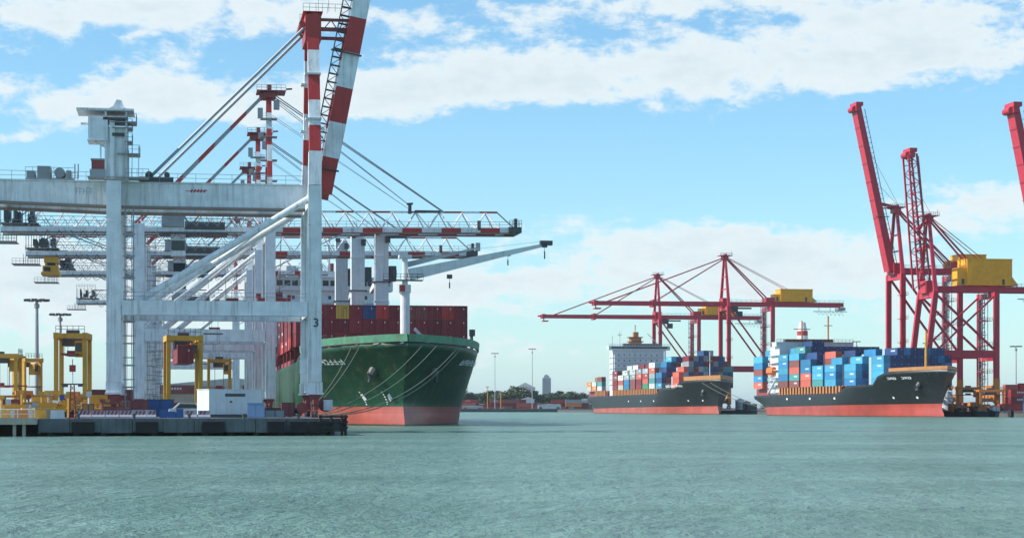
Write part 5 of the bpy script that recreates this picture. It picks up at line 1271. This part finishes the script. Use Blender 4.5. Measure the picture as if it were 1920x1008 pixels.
stripe = mat('barrier_white', (.34, .33, .38), .7, vary=.15)
stripe_r = mat('barrier_stripe_red', (.25, .06, .08), .7)
def barrier(px0, px1, D, label):
    a = gp(px0, D); b = gp(px1, D); L_ = (b - a).length
    t = root('road_barrier', a, TH * .0 + R(9.6), label, 'barrier', 'striped concrete barriers along the wharf edge')
    mb = MB()
    k = len(mb.v); prof = [(-.3, 0), (.3, 0), (.3, .2), (.12, .45), (.1, .9), (-.1, .9), (-.12, .45), (-.3, .2)]
    n = len(prof)
    mb.v += [(0, y, z) for y, z in prof] + [(L_ - .06, y, z) for y, z in prof]
    for i in range(n): j = (i + 1) % n; mb.f.append((k + i, k + n + i, k + n + j, k + j)); mb.m.append(0)
    mb.f.append(tuple(k + i for i in range(n))); mb.m.append(0); mb.f.append(tuple(k + n + i for i in range(n - 1, -1, -1))); mb.m.append(0)
    bo = mb.build('barrier_block', stripe, t)
    mb = MB(); x = .1
    while x + .5 < L_: mb.sheet([(x, -.14, .3), (x + .2, -.14, .3), (x + .42, -.122, .86), (x + .22, -.122, .86)]); x += .42
    mb.build('stripe_set', stripe_r, bo)
bx = [146, 172, 198, 224, 250, 276, 294]
for i, p in enumerate(bx[:-1]):
    barrier(p, bx[i + 1] - 1, 216, f'red and white striped concrete barrier, {ORD[i]} from left in the row before the blue stack')
for i, p in enumerate((346, 371)):
    barrier(p, p + 24, 216, f"red and white striped concrete barrier in front of the white {'car' if i == 0 else 'cabin'}")
def blue_stack():
    t = root('pallet_stack', gp(322, 217), TH, 'dark blue stack of crates between the two rows of striped barriers', 'stack')
    for i, (x, w, h) in enumerate(((-.9, .85, 1.0), (0, .85, .8), (.9, .8, 1.1))):
        mb = MB(); mb.box(x - w / 2, x + w / 2, -.5, .5, 0.05, h); mb.box(x - w / 2 - .02, x + w / 2 + .02, -.52, .52, h * .5, h * .5 + .05); mb.build('crate', M['blue'], t)
blue_stack()
# beacon mast with a red square daymark
def beacon():
    t = root('navigation_beacon', gp(136, 213), TH, 'red lattice navigation beacon with red square daymark at the wharf corner', 'beacon')
    mb = MB()
    for x in (-.35, .35):
        for y in (-.35, .35): mb.beam((x, y, 0), (x * .5, y * .5, 3.8), .1)
    for i in range(6):
        z = i * .62; w = .35 - .17 * z / 3.8
        for s in (-1, 1): mb.beam((-w * s, -w, z), (w * s, -w, z + .6), .06); mb.beam((-w, -w * s, z), (-w, w * s, z + .6), .06)
    mb.build('lattice_tower', M['red'], t)
    mb = MB(); mb.box(-1.2, 1.2, -.2, .2, 3.75, 3.9); mb.box(-1.1, -.5, -.2, .2, 3.5, 3.75); mb.box(.6, 1.1, -.2, .2, 3.55, 3.75); build_each(mb, 'lamp_bracket', M['dgrey'], t)
    mb = MB(); mb.tube((0, 0, 3.9), (0, 0, 5.2), .07, 8); mb.build('post', M['shipwhite'], t)
    mb = MB(); mb.box(-.35, .35, -.05, .05, 5.2, 5.95); mb.build('daymark', M['red'], t)
    mb = MB(); mb.tube((0, 0, 5.95), (0, 0, 6.6), .05, 6); mb.build('lightning_rod', M['dgrey'], t)
beacon()
# yellow spreaders on stands, seen along the left part of the wharf
def spreader_frame(loc, rz, label, m, L_=9.0, hz=.9):
    t = root('spare_spreader', loc, rz, label, 'spreader', 'spare container spreaders on the wharf')
    mb = MB()
    for y in (-1.1, 1.1): mb.beam((-L_ / 2, y, hz), (L_ / 2, y, hz), .22, .3)
    for x in (-L_ / 2, -1.2, 1.2, L_ / 2): mb.beam((x, -1.2, hz), (x, 1.2, hz), .35, .4)
    for x in (-L_ / 2, L_ / 2):
        for y in (-1.1, 1.1): mb.box(x - .15, x + .15, y - .15, y + .15, hz - .5, hz + .2)
    mb.box(-1.2, 1.2, -.6, .6, hz + .2, hz + .8)
    mb.build('spreader_frame', m, t)
    mb = MB()
    for x in (-L_ / 3, L_ / 3):
        for y in (-1.0, 1.0): mb.box(x - .12, x + .12, y - .12, y + .12, 0, hz - .15)
    build_each(mb, 'stand_foot', M['dgrey'], t)
rows = [(28, 222, 'yellow', 'nearest the left edge'), (85, 220, 'yellow', 'in the front row, below the distant light mast'), (128, 224, 'yellow', 'in the front row beside the red beacon'), (20, 245, 'dred', 'in the back row at the far left'), (78, 250, 'yellow', 'in the back row below the light masts'), (175, 246, 'yellow', 'right of the red beacon'), (140, 262, 'orange', 'behind the red beacon'), (185, 268, 'yellow', 'farthest back beside the landside crane leg'), (45, 270, 'orange', 'farthest back near the left edge'), (100, 280, 'yellow', 'farthest back behind the light mast foot')]
for i, (px, D, m, wh) in enumerate(rows):
    nm = {'yellow': 'yellow', 'dred': 'rust red', 'orange': 'orange'}[m]
    spreader_frame(gp(px, D), TH + R([0, 8, 90, 0, -6, 4, 85, 0, 10, -4][i]), f'{nm} spare container spreader on stands {wh}', M[m], L_=[6, 5, 5.5, 7, 7, 6, 6, 6, 8, 8][i], hz=[.8, 1.0, 1.3, 1.5, 1.8, 1.5, 2.6, 2.2, 2.8, 2.9][i])
def guard_rail():
    t = root('guard_rail', loc1(-31.8, -26.9, DECK + .04), TH, 'white pipe guard rail along the beige wharf edge at the left', 'railing')
    mb = MB()
    for i in range(15): x = -.2 - i * 1.8; mb.tube((x, 0, 0), (x, 0, 1.0), .06, 6)
    build_each(mb, 'post', M['shipwhite'], t)
    mb = MB()
    for z in (.5, 1.0): mb.tube((-.2, 0, z), (-25.4, 0, z), .05, 6)
    mb.build('rail_pipes', M['shipwhite'], t)
guard_rail()
rnd = random.Random(21)
def jersey(px, D, m, label, w=1.5, h=.95):
    t = root('water_barrier', gp(px, D), TH + R(rnd.uniform(-8, 8)), label, 'barrier', 'plastic barriers on the beige deck')
    mb = MB(); mb.prism([(-w / 2, 0), (w / 2, 0), (w / 2, h * .4), (w / 2 - .05, h), (-w / 2 + .05, h), (-w / 2, h * .4)], -.25, .25); mb.box(-w * .3, w * .3, -.27, -.252, h * .3, h * .55); mb.build('barrier_shell', m, t)
pl = [('yellow', 'yellow'), ('shipwhite', 'white'), ('orange', 'orange'), ('shipwhite', 'white'), ('yellow', 'yellow'), ('beige', 'beige'), ('shipwhite', 'white')]
for i in range(7):
    jersey(6 + i * 17, 212 + (i % 2) * 2.2, M[pl[i][0]], f'{pl[i][1]} plastic barrier, {ORD[i]} from the left edge along the beige wharf deck')
# bollards, crates and lighting stubs by the cranes' feet
def crate(px, D, w, h, m, label, d=1.2, nm='equipment_crate'):
    t = root(nm, gp(px, D), TH, label, 'crate')
    mb = MB(); mb.box(-w / 2, w / 2, 0, d, .1, h); mb.build('crate_body', m, t)
    mb = MB(); mb.box(-w / 2 - .04, w / 2 + .04, -.04, d + .04, h, h + .08)
    for x in (-w / 2, 0, w / 2 - .1): mb.box(x, x + .1, -.05, -.001, .1, h - .01)
    mb.build('lid_and_battens', M['dgrey'], t)
crate(213, 222, 2.6, 1.3, M['dred'], 'dark red crate at the foot of the landside crane leg', nm='equipment_crate')
crate(268, 221, 2.7, 0.95, M['shipwhite'], 'long low white crate lying behind the striped barriers near the crane foot', 1.2)
crate(262, 236, 2.2, 2.0, M['dred'], 'red crate behind the long white container')
crate(300, 240, 3.4, 2.2, M['blue'], 'blue crate left of the near straddle carrier foot', 2.4)
crate(515, 226, 2.4, 0.9, M['grey'], 'low grey crate right of the light blue cabinet')
crate(540, 240, 1.6, 1.8, M['dred'], 'dark red crate left of the waterside crane foot')
crate(8, 232, 1.6, 1.5, M['white'], 'white crate at the far left of the wharf')
crate(62, 236, 2.2, 1.7, M['grey'], 'grey crate between the yellow spreaders')
crate(165, 232, 1.4, 1.6, M['shipbuff'], 'tan crate right of the red beacon')
def trailer(px, D, rz, m, label):
    t = root('yard_trailer', gp(px, D), rz, label, 'trailer', 'yard trailers on the near wharf')
    mb = MB(); mb.box(-4.5, 4.5, -1.1, 1.1, 1.05, 1.25)
    for y in (-.6, .6): mb.box(-4.5, 4.5, y - .1, y + .1, .75, 1.04)
    for i in range(7): mb.box(-4.4 + i * 1.45, -4.25 + i * 1.45, -1.18, -1.1, 1.0, 1.6)
    mb.build('trailer_bed', m, t)
    for x in (2.6, 3.7):
        for y in (-1.0, .75): mb = MB(); mb.tube((x, y, .5), (x, y + .25, .5), .5, 12); mb.build('wheel', M['rubber'], t)
    mb = MB(); mb.box(-3.4, -3.2, -.7, -.5, 0, .75); mb.box(-3.4, -3.2, .5, .7, 0, .75); build_each(mb, 'landing_leg', M['dgrey'], t)
for a in ((15, 236, TH, M['yellow'], 'yellow yard trailer near the left edge behind the guard rail'), (98, 232, TH + .3, M['shipwhite'], 'white yard trailer left of the red beacon'), (170, 240, TH - .2, M['yellow'], 'yellow yard trailer right of the red beacon'), (60, 258, TH, M['orange'], 'orange yard trailer farther back below the tall light mast'), (505, 250, TH, M['dgrey'], 'dark yard trailer between the site cabin and the green ship')):
    trailer(*a)
r9 = random.Random(9)
cl = ['yellow', 'shipwhite', 'orange', 'yellow', 'dred', 'grey', 'yellow', 'beige', 'shipwhite', 'blue', 'yellow', 'orange', 'yellow', 'shipwhite', 'yellow', 'dred']
nmn = {'yellow': 'yellow', 'shipwhite': 'white', 'orange': 'orange', 'dred': 'rust red', 'grey': 'grey', 'beige': 'beige', 'blue': 'blue'}
for i, c in enumerate(cl):
    px = 3 + i * 12.6; D = [218, 228, 241, 233, 252][i % 5]
    t = root('bollard_post', gp(px, D), TH, f"{nmn[c]} steel post standing in the yard, {ORD[i] if i < 14 else ['fifteenth', 'sixteenth'][i - 14]} from the left edge", 'post', 'steel posts in the yard')
    h_ = r9.uniform(1.3, 3.2); mb = MB(); mb.tube((0, 0, 0), (0, 0, h_), .13, 8); mb.build('post', M[c], t)
    mb = MB(); mb.box(-.3, .3, -.2, .2, h_, h_ + r9.uniform(.3, .7)); mb.box(-.25, .25, -.25, .25, 0, .12); build_each(mb, 'junction_box', M[c], t)
# yard containers behind the near wharf
k = 0
for px, D, tiers in ((60, 560, 2), (95, 540, 2), (160, 420, 2), (175, 450, 2), (206, 520, 2), (300, 560, 3), (330, 600, 3), (430, 520, 2), (455, 560, 3)):
    for j in range(tiers):
        c = ['brown', 'orange', 'maroon', 'grey', 'navy', 'sand', 'red', 'white', 'brown'][(k * 4 + j * 3) % 9]
        v = gp(px, D); v.z = DECK + j * 2.6
        container(c, v, TH - R(90), f"{c} container, {ORD[j]} tier of the {ORD[k]} yard stack from the left behind the white cranes", 'containers in the yard', 12.2)
    k += 1
# pale plant building seen through the crane legs
def plant():
    t = root('yard_shed', gp(572, 700), TH, 'low pale shed with openings behind the crane portals', 'shed')
    mb = MB(); mb.box(-52, 0, 0, 24, 0, 9); mb.prism([(-53, 9), (1, 9), (1, 9.4), (-26, 12), (-53, 9.4)], -.6, 24.6); mb.build('wall', M['roof'], t)
    mb = MB()
    for i in range(9): mb.box(-50 + i * 5.6, -47 + i * 5.6, -.06, -.01, .3, 4.6)
    build_each(mb, 'door', M['dgrey'], t)
plant()

# ------------------------------------------------------------------ objects on the far dock
def tank(px, D, r, h, m, label, tw=Vector((0, 0, 0))):
    t = root('storage_tank', gp(px, D) + tw, 0, label, 'tank')
    mb = MB(); mb.tube((0, 0, 0.3), (0, 0, h), r, 18); mb.tube((0, 0, h), (0, 0, h + r * .35), r, 18, r2=r * .2); mb.build('tank_shell', m, t, smooth=False)
    mb = MB(); 
    for z in (h * .33, h * .66): mb.tube((0, 0, z), (0, 0, z + .12), r + .06, 18)
    mb.box(-r * .9, r * .9, -r * .9, r * .9, 0, .3); build_each(mb, 'hoop', M['dgrey'], t)
tank(1757, 706, 1.3, 6.0, M['shipwhite'], 'white tank on the quay against the bow of the nearer black ship')
tank(1774, 712, 2.3, 7.2, M['white'], 'tall grey tank on the quay right of the black bow')
straddle(gp(1815, 686), TH + R(70), 'orange straddle carrier low under the red cranes, left one', H=8.6, W=6, mat_=M['orange'], loadz=3)
straddle(gp(1856, 672), TH + R(80), 'orange straddle carrier low under the red cranes, right one', H=7.6, W=6, mat_=M['orange'], loadz=3)
for i, (px, c, nm, w, h) in enumerate(((1783, 'orange', 'orange', 2.2, 3.4), (1797, 'shipwhite', 'white', 2.6, 2.2), (1812, 'dred', 'dark red', 2.4, 3.0), (1826, 'orange', 'orange', 2.8, 3.2), (1848, 'orange', 'orange', 3.4, 2.4), (1861, 'blue', 'blue', 2.2, 2.0), (1879, 'shipwhite', 'white', 2.4, 1.6), (1899, 'shipbuff', 'tan', 2.6, 2.2))):
    crate(px, 972000 / (px - 350) + 34, w, h, M[c], f'{nm} crate standing back from the far quay edge, {ORD[i]} from the black bow', 2.4)
k = 0
for px, D, tiers in ((1872, 662, 1), (1880, 760, 4), (1890, 700, 3), (1908, 720, 4), (1918, 650, 2), (1925, 740, 4)):
    for j in range(tiers):
        c = ['red', 'navy', 'coral', 'maroon', 'blue', 'coral', 'grey', 'orange'][(k * 3 + j * 5) % 8]
        v = gp(px, D); v.z = DECK + j * 2.6
        container(c, v, TH - R(90), f"{c} container, {ORD[j]} tier of the {ORD[k]} yard stack from the left behind the red cranes", 'containers in the yard', 12.2)
    k += 1
for i, (px, D, m, nm, w, h) in enumerate(((1790, 692, 'orange', 'orange', 3.0, 2.6), (1803, 686, 'dred', 'dark red', 3.0, 2.0), (1832, 672, 'dgrey', 'black', 4.0, 1.6), (1842, 666, 'shipbuff', 'tan', 3.5, 1.4), (1868, 652, 'shipwhite', 'white', 3.0, 1.6), (1888, 644, 'dred', 'red', 2.6, 1.8))):
    crate(px, D, w, h, M[m], f'{nm} crate on the far quay edge, {ORD[i]} from the black bow', 2.4)
tank(1387, 955, 2.2, 5.0, M['shipwhite'], 'small white tank on the dark quay between the two black ships')
tank(1400, 948, 2.0, 4.0, M['grey'], 'small grey tank on the dark quay between the two black ships')
crate(1410, 936, 5, 3, M['dgrey'], 'dark crate on the quay just left of the stern of the nearer black ship', 4)

# ------------------------------------------------------------------ far shore
def far_wall():
    t = root('sea_wall', (0, 1399.5, 0), 0, 'low dark sea wall along the far shore', 'wall')
    mb = MB(); mb.box(-900, 161, -.6, 0, -1, 2.2); mb.box(-900, 161, -1.2, -.6, 1.6, 2.5); mb.build('wall_face', M['dgrey'], t)
far_wall()
def foliage_mesh(seed, H, Wd, mat_):
    """tree: trunk with limbs and a crown of many small leaf clumps"""
    r = random.Random(seed)
    mb = MB(); mb.tube((0, 0, 0), (0, 0, H * .5), H * .035, 7, r2=H * .018)
    tips = []
    for i in range(7):
        a = r.uniform(0, 6.28); z = H * r.uniform(.25, .5); q = Vector((math.cos(a) * Wd * .3, math.sin(a) * Wd * .3, z + H * r.uniform(.15, .35))); mb.tube((0, 0, z), q, H * .014, 5, r2=H * .005); tips.append(q)
    tr = mb
    cr = MB()
    lobes = [(q, Wd * r.uniform(.16, .28)) for q in tips] + [(Vector((r.uniform(-.12, .12) * Wd, r.uniform(-.12, .12) * Wd, H * r.uniform(.6, .85))), Wd * r.uniform(.18, .26)) for _ in range(4)]
    for c, rad in lobes:
        for _ in range(150):
            d = Vector((r.gauss(0, 1), r.gauss(0, 1), r.gauss(0, 1))).normalized() * rad * r.uniform(.45, 1.08); d.z *= .8
            o = c + d; s = rad * r.uniform(.10, .2)
            u = Vector((r.uniform(-1, 1), r.uniform(-1, 1), r.uniform(-1, 1))).normalized(); v = u.orthogonal().normalized()
            cr.sheet([o + u * s, o + v * s, o - u * s * .8, o - v * s])
    return tr, cr
trees = []
for k in range(5):
    H = [14, 12, 15, 11, 13][k]; tr, cr = foliage_mesh(40 + k, H, [13, 12, 11, 14, 9][k], None)
    t = root('broadleaf_tree', (0, 0, 0), 0, '', 'tree', 'trees on the far shore')
    tr.build('trunk', M['trunk'], t); cr.build('crown', M['leafa'] if k % 2 == 0 else M['leafb'], t); trees.append(t)
r = random.Random(77)
spots = [(866, 1.0), (884, .7), (897, .8), (909, .9), (915, .8), (937, .9), (948, 1.15), (958, .7), (968, 1.15), (985, .6), (1004, .9), (1017, 1.0), (1040, .7), (1052, .9), (1062, 1.0), (1076, .85), (1084, .9), (1092, .75), (1104, .7), (875, .6), (925, .6), (1030, .55), (1047, .75), (1070, .7)]
used = [False] * 5
wh = {True: 'rounded dark green', False: 'spreading olive green'}
for i, (px, s) in enumerate(sorted(spots)):
    k = i % 5; t = trees[k] if not used[k] else copy_tree(trees[k]); used[k] = True
    D = 1560 + r.uniform(-40, 60); p = gp(px, D, 1.6); t.location = p; t.rotation_euler = (0, 0, r.uniform(0, 6)); s2 = .62 + .4 * s; t.scale = (s2 * 1.6, s2 * 1.6, s2 * r.uniform(1.1, 1.3))
    sz = 'tall' if s > .95 else ('low' if s < .72 else 'middling')
    t['label'] = f"{sz} {wh[k % 2 == 0]} tree on the far shore, {['first', 'second', 'third', 'fourth', 'fifth', 'sixth', 'seventh', 'eighth', 'ninth', 'tenth', 'eleventh', 'twelfth', 'thirteenth', 'fourteenth', 'fifteenth', 'sixteenth', 'seventeenth', 'eighteenth', 'nineteenth', 'twentieth', 'twenty-first', 'twenty-second', 'twenty-third', 'twenty-fourth'][i]} from the green ship"
k = 0
for px, n_, tiers in ((862, 1, 2), (872, 1, 3), (884, 1, 2), (898, 1, 2), (912, 1, 2), (924, 1, 3), (936, 1, 1), (950, 1, 3), (962, 1, 3), (975, 1, 2), (990, 1, 1), (1003, 1, 2), (1018, 1, 2), (1040, 1, 3), (1053, 1, 3), (1066, 1, 3), (1080, 1, 2)):
    for j in range(tiers):
        c = ['red', 'maroon', 'coral', 'brown', 'maroon', 'orange', 'red', 'grey', 'maroon'][(k * 5 + j * 2) % 9]
        v = gp(px, 1450 + (k % 3) * 8, 1.6 + j * 2.6)
        container(c, v - Vector((2.5, 0, 0)), R(-84), f"{c} container, {ORD[j]} tier, {(ORD + ['fifteenth', 'sixteenth', 'seventeenth'])[k]} far shore stack from the green ship", 'containers on the far shore', 12.2)
    k += 1
def shed(px, D, W, H, m, label, dd=20, roofm=None):
    t = root('warehouse', gp(px, D, 1.6), 0, label, 'warehouse')
    mb = MB(); mb.box(-W / 2, W / 2, 0, dd, 0, H); mb.build('wall', m, t)
    mb = MB(); mb.prism([(-W / 2 - .5, H), (W / 2 + .5, H), (W / 2 + .5, H + .3), (0, H + H * .25), (-W / 2 - .5, H + .3)], -.5, dd + .5); mb.build('roof', roofm or M['roof'], t)
    mb = MB()
    for i in range(max(2, int(W / 6))): x = -W / 2 + 2 + i * (W - 4) / max(1, int(W / 6) - 1); mb.box(x - 1.2, x + 1.2, -.06, -.01, .2, H * .6)
    build_each(mb, 'door', M['dgrey'], t)
shed(1030, 1425, 17, 3.6, M['shipwhite'], 'low white shed on the far shore below the tower block', 8)
shed(886, 1425, 15, 2.6, M['roof'], 'low grey shed on the far shore beside the green ship', 8)
shed(985, 3300, 34, 36, M['roof'], 'pale hazy warehouse with a long roof beyond the trees', 60)
shed(990, 1500, 10, 8, M['white'], 'pale gabled shed among the trees on the far shore', 12)
shed(893, 1700, 22, 11, M['shipbuff'], 'tan shed behind the trees nearest the green ship', 20)
shed(1098, 1500, 12, 7, M['roof'], 'pale shed at the stern of the farther black ship', 12)
def tower_block():
    D = 5200; s = D / F
    t = root('tower_block', gp(1025, D, 2.2), 0, 'lone blue grey tower block on the skyline beyond the trees', 'building')
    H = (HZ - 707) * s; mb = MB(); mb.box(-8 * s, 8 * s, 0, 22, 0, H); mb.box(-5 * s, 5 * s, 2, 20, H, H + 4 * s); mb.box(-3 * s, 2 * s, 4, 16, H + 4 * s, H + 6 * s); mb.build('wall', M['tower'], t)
    mb = MB()
    for i in range(24): mb.box(-7.7 * s, 7.7 * s, -.3, -.05, 2 + i * H / 25, 3.2 + i * H / 25)
    build_each(mb, 'window_band', M['dgrey'], t)
tower_block()
def spire():
    t = root('transmission_mast', gp(876, 2400, 1.6), 0, 'thin grey lattice mast on the skyline beside the green ship', 'mast')
    mb = MB()
    for x in (-1.2, 1.2):
        for y in (-1.2, 1.2): mb.beam((x, y, 0), (x * .2, y * .2, 36), .3)
    for i in range(12):
        z = i * 3; w = 1.2 - .96 * z / 36; mb.beam((-w, -w, z), (w, -w, z + 3), .18); mb.beam((w, -w, z), (-w, -w, z + 3), .18)
    mb.build('lattice', M['grey'], t)
spire()
for px, h in ((914, 14), (939, 11)):
    t = root('flood_pole', gp(px, 1440, 1.6), 0, f"yellow pole among the red containers on the far shore, {'left' if px < 920 else 'right'} one", 'pole')
    mb = MB(); mb.tube((0, 0, 0), (0, 0, h * 1.2), .25, 8); mb.build('pole', M['yellow'], t); mb = MB(); mb.box(-1.2, 1.2, -.3, .3, h * 1.2, h * 1.2 + .5); mb.build('lamp_head', M['grey'], t)

# ------------------------------------------------------------------ haze
HAZE = 0.00005
if HAZE > 0:
    hm = bpy.data.materials.new('haze_air'); hm.use_nodes = True; nt = hm.node_tree; nt.nodes.clear()
    o = nt.nodes.new('ShaderNodeOutputMaterial'); v = nt.nodes.new('ShaderNodeVolumePrincipled'); v.inputs['Density'].default_value = HAZE; v.inputs['Color'].default_value = (.75, .88, .95, 1); v.inputs['Anisotropy'].default_value = .2
    nt.links.new(v.outputs[0], o.inputs['Volume'])
    mb = MB(); mb.box(-9500, 9500, -3500, 31000, -2, 120); tag(mb.build('haze', hm), kind='stuff')
print('CONTAINERS', NCONT, 'OBJECTS', len(bpy.data.objects))
